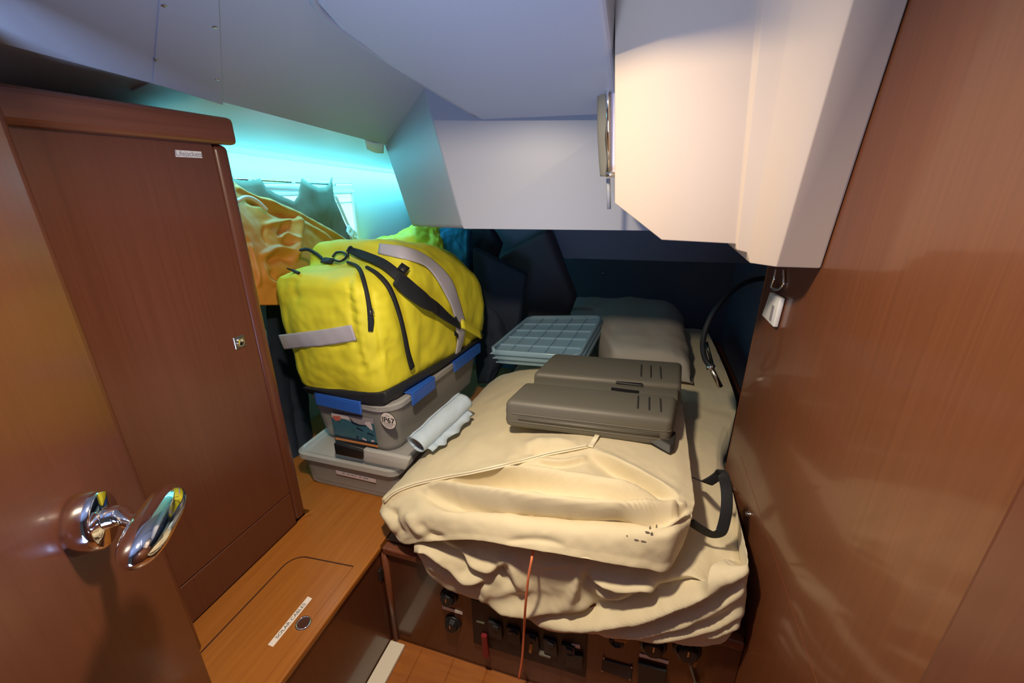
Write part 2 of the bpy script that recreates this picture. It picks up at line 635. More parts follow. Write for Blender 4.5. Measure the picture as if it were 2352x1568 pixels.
# access panel with four screws in the headliner
def onhead(px, py, drop=0.0):
    d = ray(px, py)
    # plane: z = a + bx*x + by*y
    a = 1.643 + 0.063 * 1.5 + 0.26
    t = (a - 1.5) / (d[2] - 0.26 * d[0] + 0.063 * d[1])
    p = CAM + d * t
    p[2] -= drop
    return p


ap = thing('access_panel', 'flat grey access panel with four screws in the ceiling lining', 'panel', onhead(430, 110))
pan = [onhead(*q, 0.0) for q in [(362, 0), (350, 188), (512, 238), (506, 20)]]
pan[0] = onhead(370, -60); pan[3] = onhead(502, -20)
obj('cover', prism([p - np.array([0, 0, 0.0025]) for p in pan], (0, 0, 0.0022), 0.0008, 1), M_LINER, ap)
for q in [(375, 8), (357, 134), (492, 58), (498, 179)]:
    p = onhead(*q, 0.002)
    obj('screw', lathe(p, (0, 0, -1), [(0, 0.0042), (0.0015, 0.0042), (0.0025, 0.0025)], 12), M_STEEL, ap)

# hatch recessed in the side deck lining
sd = thing('deck_hatch_cover', 'small pale rectangular cover in the lining under the side deck', 'cover', (-1.08, 0.9, 1.69))
def onside(px, py):
    d = ray(px, py)
    p0, p1, p2 = np.array([-1.5, 0.7, 1.6505]), np.array([-0.97, 0.70, 1.722]), np.array([-0.97, 2.6, 1.630])
    n = np.cross(p1 - p0, p2 - p0)
    return CAM + d * ((p0 - CAM) @ n) / (d @ n)


hp = [onside(*q) for q in [(300, 206), (348, 186), (512, 238), (452, 242)]]
obj('cover', prism([p - np.array([0, 0, 0.003]) for p in hp], (0, 0, 0.0028), 0.0008, 1), M_HULL, sd)

# bulkhead below the cockpit seats: front face and angled face towards the hull
A0, A1 = PY(1065, 525, 1.25), PY(975, 200, 1.25)
A2 = A1 + (A1 - A0) * 0.5
B0, B1 = PY(945, 520, 1.60), PY(885, 335, 1.60)
B2 = B1 + (B1 - B0) * 0.8
C0 = PY(1480, 513, 1.33); C1 = np.array([C0[0], 1.33, 1.95])
bm = bmesh.new()
prism([A0, A2, np.array([0.36, 1.35, A2[2]]), np.array([0.36, 1.35, 1.375])], (0, 0.35, 0), 0.0, bm=bm)
bw = struct('wall_cockpit_front', bm, M_LINER2)
bm = prism([A0 + (0, 0.002, 0), B0, B1, B2, A2], (0.22, 0.24, 0), 0.012, 3)
struct('wall_cockpit_side', bm, M_LINER2)
# underside of the cockpit, dark, running aft
struct('ceiling_cockpit', prism([(A0[0] - 0.1, 1.48, 1.38), (0.64, 1.48, 1.385), (0.64, 2.44, 1.37), (A0[0] - 0.45, 2.44, 1.37)], (0, 0, 0.05)), M_LINER2)
struct('wall_cockpit_aft', prism([(-1.25, 2.40, 1.085), (0.66, 2.40, 1.122), (0.66, 2.40, 1.37), (-1.25, 2.40, 1.37)], (0, 0.04, 0)), M_SHADEWALL)

# lowered ceiling panel with a soft lip
def lowz(y): return 1.667 + 0.20 * (1.25 - y)


plan = [(-0.473, 1.262), (-0.545, 0.93), (-0.566, 0.79), (-0.553, 0.72), (-0.49, 0.64), (-0.090, 0.64), (-0.090, 1.262)]
lc = struct('ceiling_low_panel', prism([(x, y, lowz(y)) for x, y in plan], (0, 0, 0.22), 0.012, 3), M_LINER)
lip = [(x - 0.004, y, lowz(y) + 0.012) for x, y in [(-0.475, 1.24), (-0.510, 1.10), (-0.545, 0.93), (-0.566, 0.80), (-0.560, 0.735), (-0.53, 0.69)]]
obj('edge_lip', tube(lip, 0.009, 10, spline=30), M_LINER2, lc, True)

# cream moulded console hanging on the right
cols = [((1412, -40), 0.935, (1412, 466), 1.02), ((1520, -40), 0.905, (1520, 551), 1.0), ((1745, -40), 0.897, (1690, 560), 0.998),
        ((1760, -40), 0.894, (1692, 574), 0.994), ((1790, -40), 0.892, (1716, 580), 0.991), ((1830, -40), 0.888, (1722, 604), 0.988), ((1972, -40), 0.868, (1783, 613), 0.966),
        ((2095, -40), 0.915, (1880, 616), 0.995), ((2118, -40), 0.92, (1892, 614), 0.993)]
bm = bmesh.new()
top, bot, tb, bb = [], [], [], []
for tpx, ty, bpx, by in cols:
    t, q = PY(*tpx, ty), PY(*bpx, by)
    t = q + (t - q) * 1.22
    t[0] = min(t[0], XW - 0.002); q[0] = min(q[0], XW - 0.002)
    top.append(bm.verts.new(tuple(t))); bot.append(bm.verts.new(tuple(q)))
    tb.append(bm.verts.new((t[0], 1.262, t[2]))); bb.append(bm.verts.new((q[0], 1.262, q[2] + 0.004)))
for k in range(len(cols) - 1):
    bm.faces.new([bot[k], bot[k + 1], top[k + 1], top[k]])
    bm.faces.new([tb[k], tb[k + 1], bb[k + 1], bb[k]])
    bm.faces.new([bot[k + 1], bot[k], bb[k], bb[k + 1]])
    bm.faces.new([top[k], top[k + 1], tb[k + 1], tb[k]])
for k in (0, len(cols) - 1):
    f = [bot[k], top[k], tb[k], bb[k]]
    bm.faces.new(f)
cn = obj('moulded_console', bm, M_CONSOLE)
tag(cn, 'large cream moulded console hanging from the ceiling against the wooden wall', 'console')
mod = cn.modifiers.new('bevel', 'BEVEL')
mod.width = 0.012; mod.segments = 4; mod.limit_method = 'ANGLE'; mod.angle_limit = math.radians(24)
cn.data.polygons.foreach_set('use_smooth', [True] * len(cn.data.polygons))

# opening portlight with a cloth shade on the console's left side
pw = thing('side_portlight', 'narrow framed portlight with grey cloth shade beside the cream console', 'portlight', PY(1398, 260, 1.08))
def bar(p, q, r, nm, m, par, n=8): return obj(nm, tube([p, q], r, n), m, par, True)


bar(PY(1396, 118, 1.10), PY(1398, 398, 1.14), 0.005, 'frame', M_CHROME, pw)
obj('pane', prism([PY(1396, 120, 1.12), PY(1412, 120, 1.12), PY(1412, 398, 1.15), PY(1400, 398, 1.15)], (0, 0.006, 0)), M_PRINTWHITE, pw)
sg = np.array([[PY(1388 + 4 * (k % 2), y, 1.125), PY(1372 + 8 * abs((y - 260) / 150) ** 2, y, 1.14), PY(1378, y, 1.17)] for k, y in enumerate([110, 150, 200, 260, 320, 370, 405])])
shell('shade', surf(sg, 40, 14), (0.004, 0.012, 0), M_CURTAIN, pw)
bar(PY(1392, 401, 1.12), PY(1412, 401, 1.12), 0.006, 'catch', M_CHROME, pw)
bar(PY(1397, 410, 1.17), PY(1399, 480, 1.18), 0.005, 'hinge_rod', M_LINER2, pw)

# far forward bulkhead jamb beside the locker and the cabin door
jm = box((-1.10, 0.37, 0.0), (-0.93, 0.474, 1.72), 0.03, 5)
struct('wall_forward', jm, M_WOOD, True)

DA = math.radians(40)
dn = np.array([math.cos(DA), math.sin(DA), 0.0])        # out of the door face
dd_ = np.array([math.sin(DA), -math.cos(DA), 0.0])      # from the free edge towards the hinge
de = np.array([-0.80, 0.396, 0.0])
dr = struct('door_1', prism([de + (0, 0, .02), de + dd_ * 0.56 + (0, 0, .02), de + dd_ * 0.56 - dn * .036 + (0, 0, .02), de - dn * .036 + (0, 0, .02)], (0, 0, 1.66), 0.010, 3), M_WOOD)


def ondoor(px, py, off=0.0):
    d = ray(px, py)
    return CAM + d * (((de + dn * off - CAM) @ dn) / (d @ dn))


hc = ondoor(243, 1190, 0.030) - dn * 0.030
rsz = np.linalg.norm(ondoor(243, 1118, .03) - ondoor(243, 1262, .03)) / 2 * 0.98
lf = obj('rosette', lathe(hc, dn, [(-0.002, rsz), (0.020, rsz), (0.027, rsz * .96), (0.030, rsz * .89)], 56), M_CHROME, dr, True)
sb = hc + dn * 0.028
gc0 = ondoor(350, 1208, 0.098)
obj('lever', tube([sb, sb + dn * 0.018, sb * .55 + .45 * gc0 + dn * .006, gc0], [0.0150, 0.0135, 0.0105, 0.0095], 24, spline=40), M_CHROME, lf, True)
ga, gz = ondoor(402, 1124, 0.098), ondoor(296, 1298, 0.098)
gp = []
gr = []
glen = np.linalg.norm(ga - gz)
for k in range(31):
    t = k / 30
    gp.append(ga * (1 - t) + gz * t)
    gr.append(glen * 0.155 * max(0.015, 1 - abs(2 * t - 1.0) ** 3.0) ** 0.5)
obj('grip', tube(gp, gr, 20), M_CHROME, lf, True)
lpz = de - dn * 0.018
obj('latch_plate', prism([lpz + np.array([0, 0, z]) + dn * o for z, o in ((1.02, -.008), (1.10, -.008), (1.10, .008), (1.02, .008))], -dd_ * 0.002), M_STEEL, dr)

# ------------------------------------------------------------------ lifejacket locker
XC = -1.016
lk = thing('hanging_locker', 'tall dark wooden locker with a small white name label on its door', 'locker', (-1.2, 0.71, ZB))
obj('carcass', box((-1.43, 0.476, ZB), (XC - 0.022, 0.905, 1.60), 0.004, 1), M_WOOD, lk)
ld = obj('door', box((XC - 0.022, 0.476, ZB + 0.125), (XC - 0.002, 0.869, 1.590), 0.0015, 1), M_WOOD, lk)
obj('bottom_panel', box((XC - 0.022, 0.476, ZB), (XC - 0.002, 0.869, ZB + 0.122), 0.0015, 1), M_WOOD, lk)
obj('corner_stile', box((XC - 0.06, 0.871, ZB), (XC, 0.913, 1.588), 0.014, 4), M_WOOD, lk, True)
obj('top_rail', box((-1.43, 0.476, 1.588), (XC + 0.018, 0.928, 1.650), 0.012, 3), M_WOOD_RAIL, lk)
lp = PX(551, 785, XC)
ln_ = obj('latch', box((XC - 0.003, lp[1] - 0.0165, lp[2] - 0.0165), (XC + 0.001, lp[1] + 0.0165, lp[2] + 0.0165), 0.001, 1), M_STEEL, ld)
obj('push_button', lathe((XC + 0.0005, lp[1], lp[2]), (1, 0, 0), [(0, 0.0115), (0.003, 0.0115), (0.0045, 0.010), (0.003, 0.0075)], 24), M_CHROME, ln_, True)
q = [PX(*p, XC) for p in [(403, 344), (463, 348), (466, 363), (405, 360)]]
lb = obj('name_label', prism([(XC - 0.0018, p[1], p[2]) for p in q], (0.0008, 0, 0)), M_WHITE, ld)
c = sum(q) / 4
text('lettering', 'Lifejackets', (XC - 0.0006, c[1], c[2]), q[1] - q[0], (0, 0, 1), 0.011, M_GREYINK, lb, width=0.062)

# ------------------------------------------------------------------ bench with its lid
bn = thing('bench_locker', 'low orange-brown wooden bench with a lift-out lid beside the tall locker', 'bench', (-0.86, 0.6, 0))
obj('bench_top', prism([(XC, 0.30, ZB - 0.02), (-0.695, 0.30, ZB - 0.02), (-0.695, 1.0, ZB - 0.02), (-0.695, 2.2, ZB - 0.02), (XH + 0.002, 2.2, ZB - 0.02), (XH + 0.002, 0.93, ZB - 0.02), (XC, 0.93, ZB - 0.02)], (0, 0, 0.02)), M_WOOD_TOP, bn)
obj('front_panel', box((-0.715, -0.3, 0), (-0.697, YB - 0.002, ZB - 0.021)), M_WOOD_SHADE, bn)
obj('edge_trim', box((-0.703, -0.3, ZB - 0.018), (-0.690, YB - 0.008, ZB + 0.0012), 0.004, 3), M_WOOD_TOP, bn)
obj('corner_fillet', prism([(XC, 0.913, ZB), (XC + 0.025, 0.913, ZB), (XC + 0.012, 0.90, ZB), (XC, 0.868, ZB)], (0, 0, 0.004)), M_WOOD_TOP, bn)
# lid: rounded far corner
lx0, lx1, ly0, ly1, r = -0.927, -0.727, 0.30, 0.762, 0.05
poly = [(lx1, ly0), (lx1, ly1 + 0.012), (lx0 + r, ly1)]
for k in range(1, 9):
    a = math.pi / 2 + k / 8 * math.pi / 2
    poly.append((lx0 + r + r * math.cos(a), ly1 - r + r * math.sin(a)))
poly.append((lx0, ly0))
lid = obj('lid', prism([(x, y, ZB + 0.0002) for x, y in poly], (0, 0, 0.001)), M_WOOD_TOP, bn)
gv = [(x, y, ZB + 0.0011) for x, y in poly[1:]]
obj('lid_gap', tube(gv, 1.0, 8, flat=(0.0022, 0.0006, (0, 0, 1))), M_DARKGROOVE, bn)
hcn = PZ(697, 1431, ZB)
ring = bmesh.new()
n = 36
prof = [(0.0145, 0.0012), (0.0155, 0.0035), (0.0185, 0.0035), (0.0200, 0.0012)]
rr = [[ring.verts.new((hcn[0] + R_ * math.cos(2 * math.pi * k / n), hcn[1] + R_ * math.sin(2 * math.pi * k / n), ZB + h)) for k in range(n)] for R_, h in prof]
for i in range(3):
    for k in range(n):
        ring.faces.new([rr[i][k], rr[i][(k + 1) % n], rr[i + 1][(k + 1) % n], rr[i + 1][k]])
obj('finger_ring', ring, M_CHROME, lid, True)
obj('finger_hole', lathe((hcn[0], hcn[1], ZB + 0.0005), (0, 0, 1), [(0, 0.0150), (0.0010, 0.0150)], 32), M_DARKGROOVE, lid)
q = [PZ(*p, ZB + 0.0016) for p in [(615, 1480), (627, 1485), (717, 1374), (707, 1369)]]
ls = obj('name_label', prism([p - np.array([0, 0, 0.0008]) for p in q], (0, 0, 0.0008)), M_PINKWHITE, lid)
c = sum(q) / 4
text('lettering', 'SOLAR CABLES', c + (0, 0, 0.0004), q[3] - q[0], q[0] - q[1], 0.0085, M_INK, ls, width=0.098)
cp = PX(873, 1318, -0.697)
obj('catch', box((-0.699, cp[1] - 0.010, cp[2] - 0.022), (-0.690, cp[1] + 0.010, cp[2] + 0.022), 0.004, 3), M_BLACK, bn)

# cream cable trim on the floor along the bench
struct('trim_2', box((-0.695, -0.5, 0.004), (-0.640, YB - 0.02, 0.020), 0.003, 2), M_TRIM)

# ------------------------------------------------------------------ bunk base
bk = thing('bunk_base', 'glossy wooden bunk front with switches, darkened by painted shade, under the cream cushions', 'bunk', (-0.17, YB, 0))
obj('front_panel', box((-0.694, YB, 0), (XW - 0.002, YB + 0.018, ZB - 0.022)), M_WOOD_SHADE, bk)
obj('top_board', box((-0.690, YB + 0.02, ZB - 0.02), (0.60, 3.18, ZB)), M_WOOD, bk)
obj('top_rail', box((-0.688, YB - 0.012, ZB - 0.030), (XW - 0.004, YB + 0.02, ZB - 0.003), 0.006, 3), M_WOOD_RAIL, bk)
obj('corner_post', lathe((-0.686, YB - 0.004, 0.0), (0, 0, 1), [(0, 0.010), (ZB - 0.03, 0.010)], 16), M_WOOD_RAIL, bk, True)

YF = YB - 0.001
def rotary(px, py, label, r=0.029):
    c = PY(px, py, YF)
    t = thing('battery_switch', label, 'switch', c)
    obj('base', lathe(c, (0, -1, 0), [(0, r), (0.006, r), (0.008, r * 0.92)], 28), M_BLACK, t, True)
    k = bmesh.new()
    lathe(c + (0, -0.006, 0), (0, -1, 0), [(0, r * 0.8), (0.016, r * 0.72), (0.018, r * 0.62)], 9, bm=k)
    kn = obj('knob', k, M_BLACK, t)
    obj('pointer', box(c + (-0.002, -0.0262, 0.002), c + (0.002, -0.0235, r * 0.6), 0.0005, 1), M_STEEL, kn)
    return t


def plate(nm, quad, m, par, th=0.002, y=None, bev=0.0):
    q = [PY(*p, YF if y is None else y) for p in quad]
    return obj(nm, prism([p - np.array([0, th, 0]) for p in q], (0, th, 0), bev, 1), m, par)


rotary(1032, 1368, 'black rotary battery switch just above the small white strip')
rotary(1041, 1428, 'black rotary battery switch just below the small white strip')
t = plate('label_strip', [(1016, 1390), (1063, 1405), (1063, 1411), (1017, 1397)], M_PINKWHITE, None, 0.0015)
tag(t, 'small blank-looking white strip between the two rotary battery switches', 'label')

ep = thing('electrical_panel', 'wide black electrical panel set into the bunk front below the cushions', 'panel', PY(1215, 1470, YF))
plate('housing', [(1084, 1368), (1090, 1470), (1345, 1548), (1350, 1440)], M_HOUSING, ep, 0.010, None, 0.002)
yq = YF - 0.010
for k in range(5):
    x = 1122 + k * 42
    y = 1420 + k * 13.0
    br = plate('breaker', [(x, y), (x + 3, y + 34), (x + 34, y + 44), (x + 31, y + 10)], M_BLACK, ep, 0.010, yq, 0.002)
    plate('toggle', [(x + 10, y + 13), (x + 11, y + 21), (x + 25, y + 26), (x + 24, y + 18)], M_BAGBASE, br, 0.006, yq - 0.010, 0.001)
plate('red_handle', [(1107, 1450), (1112, 1500), (1126, 1504), (1120, 1454)], M_RED, ep, 0.014, yq, 0.003)
plate('tag', [(1217, 1475), (1215, 1494), (1221, 1498), (1225, 1478)], M_TAN, ep, 0.005, yq - 0.008, 0.001)
wl = plate('fuse_label', [(1313, 1477), (1313, 1484), (1333, 1488), (1332, 1480)], M_PRINTWHITE, ep, 0.002, yq)
plate('bus_cover', [(1302, 1494), (1300, 1520), (1338, 1532), (1340, 1500)], M_BLACK, ep, 0.012, yq, 0.002)
plate('rib', [(1095, 1424), (1095, 1427), (1113, 1432), (1113, 1429)], M_CASE, ep, 0.003, yq)
plate('rib', [(1170, 1443), (1170, 1446), (1194, 1453), (1194, 1450)], M_CASE, ep, 0.013, yq)
plate('rib', [(1240, 1492), (1240, 1495), (1266, 1503), (1266, 1500)], M_CASE, ep, 0.013, yq)

bp = thing('blanking_plate', 'flat dark rectangular plate with screws low on the bunk front', 'plate', PY(1418, 1530, YF))
plate('cover', [(1384, 1510), (1382, 1537), (1450, 1560), (1454, 1530)], M_BAGBASE, bp, 0.004, None, 0.002)
for s in [(1387, 1510), (1383, 1539), (1451, 1531), (1447, 1559)]:
    obj('screw', lathe(PY(*s, YF - 0.003), (0, -1, 0), [(0, 0.0032), (0.002, 0.0032), (0.003, 0.002)], 12), M_STEEL, bp)
rotary(1500, 1478, 'large black rotary switch under the right end of the cushions', 0.036)
rotary(1578, 1488, 'black rotary switch at far right with a thin grey cable beside it', 0.036)
t = plate('label_strip', [(1469, 1499), (1468, 1506), (1535, 1524), (1536, 1517)], M_PINKWHITE, None, 0.0015)
tag(t, 'longer pinkish label strip below the right-hand rotary switch', 'label')
t = plate('control_box', [(1466, 1514), (1464, 1580), (1528, 1600), (1532, 1532)], M_BLACK, None, 0.012, None, 0.002)
tag(t, 'dark square control box under the longer label strip', 'box')
sk = thing('power_socket', 'dark round power socket with a tan cap under the cushion edge', 'socket', PY(1418, 1470, YF))
obj('rim', lathe(PY(1416, 1472, YF), (0, -1, 0), [(0, 0.020), (0.006, 0.020), (0.009, 0.013), (0.004, 0.012)], 24), M_BAGBASE, sk, True)
plate('cap', [(1412, 1461), (1412, 1464), (1440, 1470), (1441, 1463)], M_TAN, sk, 0.010, YF - 0.008, 0.001)
cb = thing('plug_cable', 'thin grey cable hanging down the bunk front to a grey plug', 'cable', PY(1590, 1540, YF - 0.01))
pth = [PY(1568, 1478, YF - 0.012), PY(1580, 1510, YF - 0.016), PY(1592, 1550, YF - 0.018), PY(1598, 1570, YF - 0.02)]
obj('cord', tube(pth, 0.0028, 8, spline=16), M_CASE, cb, True)
obj('plug', tube([pth[-1], PY(1604, 1600, YF - 0.02)], [0.006, 0.009], 10), M_CASE, cb, True)
t = plate('tan_tag', [(1594, 1510), (1590, 1528), (1597, 1531), (1604, 1514)], M_TAN, None, 0.004, YF - 0.001, 0.001)
tag(t, 'small tan tag next to the thin grey cable', 'tag')

# ------------------------------------------------------------------ lower mattress under a cream sheet
# stations from left to right: rear top, mid top, front top edge, bulge, lower front, hem, under
def lowstation(xr, ytop, ztop, mid, low, hem):
    xb = xr + 0.13 * max(0.0, (xr - 0.2) / 0.133)
    back = np.array([xb, 2.95, 0.58])
    t1 = np.array([xb, 1.85, 0.60])
    t2 = np.array([xr, 1.40, ztop + 0.01])
    e = np.array([xr, ytop, ztop])
    u1 = np.array([xr, 1.0, 0.440])
    u2 = np.array([xb, 2.95, 0.440])
    return [back, t1, t2, e, e * 0.45 + mid * 0.55 + np.array([0, -0.012, 0.012]), mid, low, hem, hem + np.array([0, 0.035, 0.012]), u1, u2]


YM = 0.846
st = []
data = [  # x rear, y edge, z edge, mid px, low px, hem px
    (-0.560, 0.93, 0.52, (952, 1255), (954, 1262), (957, 1270)),
    (-0.500, 0.92, 0.54, (985, 1270), (995, 1305), (1003, 1337)),
    (-0.400, 0.92, 0.56, (1075, 1290), (1085, 1345), (1090, 1376)),
    (-0.270, 0.91, 0.58, (1180, 1305), (1195, 1375), (1200, 1420)),
    (-0.140, 0.91, 0.59, (1285, 1320), (1290, 1395), (1292, 1441)),
    (0.000, 0.905, 0.60, (1400, 1335), (1400, 1410), (1395, 1461)),
    (0.130, 0.90, 0.605, (1520, 1345), (1530, 1420), (1520, 1474)),
    (0.250, 0.90, 0.610, (1640, 1335), (1640, 1430), (1630, 1485)),
    (0.318, 0.915, 0.605, (1712, 1305), (1706, 1400), (1680, 1455)),
    (0.333, 0.95, 0.595, (1722, 1290), (1715, 1390), (1700, 1440)),
]
for xr, ye, ze, m_, l_, h_ in data:
    st.append(lowstation(xr, ye, ze, PY(*m_, YM - 0.004), PY(*l_, YM - 0.006), PY(*h_, YM + 0.002)))
st[-1] = [p * 0.82 + 0.18 * np.mean(st[-1], 0) if k in (4, 5, 6, 7, 8) else p for k, p in enumerate(st[-1])]
g = surf(np.array(st), 230, 230, True)
folds = [
    # long drapes that sweep down from the right corner
    ([(1716, 1300), (1660, 1322), (1598, 1354), (1530, 1382), (1470, 1402), (1341, 1422), (1213, 1420)], 0.024, 18, 28, 0.12, 1.3, 9),
    ([(1712, 1350), (1650, 1385), (1560, 1428), (1480, 1448), (1380, 1456)], 0.014, 12, 18, 0.2, 0.9, 8),
    ([(1708, 1400), (1640, 1432), (1555, 1456), (1470, 1468)], 0.012, 10, 14, 0.2, 0.6, 5),
    ([(1712, 1330), (1680, 1352), (1640, 1372)], -0.010, 6, 6, 0.25),
    ([(1704, 1425), (1660, 1450), (1610, 1466)], 0.008, 6, 6, 0.2),
    # flap with a straight lower edge in the middle
    ([(1120, 1385), (1204, 1399), (1298, 1404), (1370, 1398)], 0.022, 18, 16, 0.15, 1.3, 7),
    ([(1333, 1288), (1322, 1340), (1299, 1396)], 0.016, 14, 8, 0.15),
    ([(1345, 1300), (1352, 1350), (1380, 1395)], -0.014, 9, 14, 0.2),
    ([(1333, 1290), (1290, 1297), (1240, 1300)], 0.010, 6, 14, 0.25),
    ([(1345, 1320), (1427, 1346), (1483, 1342), (1506, 1360)], 0.020, 14, 18, 0.15, 1.2, 7),
    ([(1352, 1350), (1400, 1372), (1450, 1378)], 0.008, 8, 10, 0.25),
    ([(1500, 1335), (1515, 1355), (1540, 1350)], -0.010, 8, 8, 0.25),
    # crumples at the left
    ([(951, 1262), (990, 1262), (1030, 1290), (1071, 1322), (1122, 1325)], 0.024, 14, 18, 0.12, 1.2, 7),
    ([(1015, 1236), (1067, 1262), (1084, 1288), (1135, 1305), (1166, 1274)], 0.018, 12, 14, 0.15, 1.2, 7),
    ([(1165, 1268), (1185, 1310), (1206, 1348)], 0.016, 9, 14, 0.2),
    ([(1140, 1282), (1150, 1318), (1190, 1350)], -0.014, 8, 9, 0.2),
    ([(1100, 1332), (1120, 1358), (1104, 1382)], 0.012, 10, 14, 0.2),
    ([(1125, 1368), (1180, 1352), (1225, 1352)], 0.008, 10, 8, 0.2),
    ([(980, 1290), (1010, 1310), (1060, 1340)], 0.008, 8, 10, 0.2),
    ([(1025, 1275), (1060, 1308), (1080, 1312)], -0.010, 7, 7, 0.2),
    ([(1640, 1318), (1680, 1308), (1716, 1280)], -0.008, 6, 6, 0.2),
    ([(1660, 1150), (1690, 1220), (1712, 1270)], 0.008, 6, 6, 0.2),
    ([(1640, 1240), (1665, 1265), (1700, 1280)], 0.006, 8, 8, 0.2),
]
FOLD = 1.5
g = fold(g, True, folds, (0, -1, 0.3))
g = wrinkle(relax(g), True, 0.0035, 16, 5)
lm = thing('lower_berth_mattress', 'lower berth mattress in a rumpled cream sheet hanging over the bunk front', 'mattress', (-0.1, 1.6, ZB))
gridmesh('sheet', g, M_CREAM2, lm, True, True)

# ------------------------------------------------------------------ upper cushion in its zipped cover
def upst(xb, edge, mid, hem, zb=None, yback=1.80):
    e = np.array(edge, float); m_ = np.array(mid, float); h = np.array(hem, float)
    zt = e[2] if zb is None else zb
    b0 = np.array([xb, yback, zt - 0.03])
    b1 = np.array([xb, yback - 0.03, zt - 0.008])
    b2 = np.array([xb * 0.7 + e[0] * 0.3, 1.45, zt - 0.002])
    e0 = e * 0.90 + b2 * 0.10
    u0 = h + np.array([0, 0.022, 0.012])
    u1 = np.array([xb, yback, min(zt - 0.10, 0.62)])
    return [b0, b1, b2, e0, e, e * 0.72 + m_ * 0.28 + np.array([0, 0.004, -0.006]), m_, h * 0.8 + m_ * 0.2 + np.array([0, -0.001, 0]), h, u0, u1]


ups = [
    (-0.640, PZ(872, 1150, .585), PY(868, 1185, .885), PY(886, 1212, .880), .60),
    (-0.600, PZ(905, 1128, .605), PY(902, 1195, .862), PY(922, 1246, .850), .63),
    (-0.550, PZ(975, 1104, .640), PY(985, 1180, .846), PY(985, 1243, .826), .655),
    (-0.460, PZ(1083, 1086, .685), PY(1090, 1168, .846), PY(1090, 1240, .808), .69),
    (-0.330, PZ(1200, 1060, .730), PY(1200, 1172, .842), PY(1200, 1258, .798), .72),
    (-0.200, PZ(1290, 1037, .752), PY(1290, 1180, .842), PY(1282, 1272, .796), .74),
    (-0.120, PZ(1350, 1027, .760), PY(1360, 1184, .844), PY(1345, 1284, .796), .745),
    (-0.020, PZ(1420, 1058, .760), PY(1430, 1186, .848), PY(1415, 1296, .800), .745),
    (0.090, PZ(1500, 1102, .757), PY(1500, 1205, .836), PY(1480, 1306, .806), .742),
    (0.160, PZ(1560, 1138, .752), PY(1555, 1205, .848), PY(1527, 1312, .818), .742),
    (0.205, PZ(1596, 1155, .738), PY(1590, 1195, .905), PY(1568, 1255, .885), .735),
]
st = [upst(*u) for u in ups]
# close the ends softly
st[0] = [p * 0.96 + 0.04 * np.mean(st[0], 0) for p in st[0]]
g = surf(np.array(st), 230, 260, True)
folds = [
    # pleats of the loose front between zip and right corner
    ([(1352, 1030), (1430, 1066), (1500, 1102), (1560, 1134)], 0.008, 8, 30, 0.22, 4.4, 8),
    ([(1030, 1104), (1100, 1097), (1170, 1091), (1270, 1100), (1362, 1114), (1450, 1130), (1545, 1146)], 0.026, 12, 26, 0.2, 1.5, 8),
    ([(985, 1114), (1060, 1130), (1127, 1142), (1255, 1160), (1384, 1171), (1480, 1170), (1578, 1160)], 0.030, 12, 36, 0.16, 1.5, 9),
    ([(960, 1128), (1010, 1150), (1070, 1172)], -0.008, 8, 10, 0.2),
    ([(1230, 1056), (1290, 1064), (1350, 1050)], 0.010, 6, 9, 0.2, 1.2, 4),
    ([(1200, 1030), (1255, 1018), (1330, 1018)], 0.014, 10, 8, 0.25),
    ([(1210, 1042), (1250, 1036), (1310, 1034)], -0.010, 6, 5, 0.25),
    ([(1195, 1018), (1215, 1030), (1222, 1048)], 0.008, 5, 5, 0.25),
    ([(1230, 1012), (1245, 1024), (1262, 1036)], 0.006, 5, 5, 0.25),
    ([(905, 1165), (905, 1200), (930, 1235)], -0.012, 8, 9, 0.2),
    ([(935, 1175), (950, 1205), (985, 1228)], 0.010, 8, 10, 0.2),
    ([(960, 1200), (985, 1225), (1020, 1236)], -0.008, 7, 7, 0.2),
    ([(880, 1168), (895, 1195), (910, 1225)], 0.010, 7, 7, 0.2),
    ([(1110, 985), (1090, 1030), (1060, 1060)], 0.006, 20, 20, 0.2),
    ([(1150, 1000), (1160, 1030), (1130, 1060)], -0.005, 14, 14, 0.2),
    ([(1545, 1150), (1572, 1172), (1600, 1180)], -0.008, 6, 6, 0.2),
    ([(1500, 1225), (1560, 1208), (1590, 1185)], -0.007, 8, 7, 0.2),
    ([(1530, 1195), (1570, 1185), (1595, 1172)], 0.007, 6, 6, 0.2),
    ([(1160, 1243), (1230, 1240), (1300, 1252)], -0.004, 8, 6, 0.2),
]
FOLD = 1.5
g = fold(g, True, folds, (0, -1, 0.6))
FOLD = 1.0
g = wrinkle(relax(g), True, 0.0028, 14, 11)
uc = thing('upper_berth_cushion', 'upper berth cushion in a cream zipped cover, bulging over the sheet', 'cushion', (-0.2, 1.3, 0.62))
cov = gridmesh('cover', g, M_CREAM, uc, True, True)


def snap(pts, grid, lift):
    """put points onto a cloth surface, matched along the view to it"""
    gp_ = grid.reshape(-1, 3)
    px = topx(gp_)
    nn = gnormals(grid, True)
    sg_ = np.sign((nn * (grid - grid.mean(axis=1, keepdims=True))).sum(-1))
    if np.mean(sg_) < 0: nn = -nn
    nn = nn.reshape(-1, 3)
    vw = CAM - gp_
    vis = (nn * vw).sum(-1) / np.linalg.norm(vw, axis=1) > 0.12
    gp_, px, vw = gp_[vis], px[vis], vw[vis]
    dist = np.linalg.norm(vw, axis=1)
    res = []
    for p in pts:
        d2 = ((px - np.array(p)) ** 2).sum(1)
        idx = np.argsort(d2)[:14]
        near = idx[np.argmin(dist[idx])]
        dd = ray(*p)
        t = ((gp_[near] - CAM) @ FW)
        q_ = CAM + dd * t
        v = CAM - q_
        res.append(q_ + v / np.linalg.norm(v) * lift)
    return res


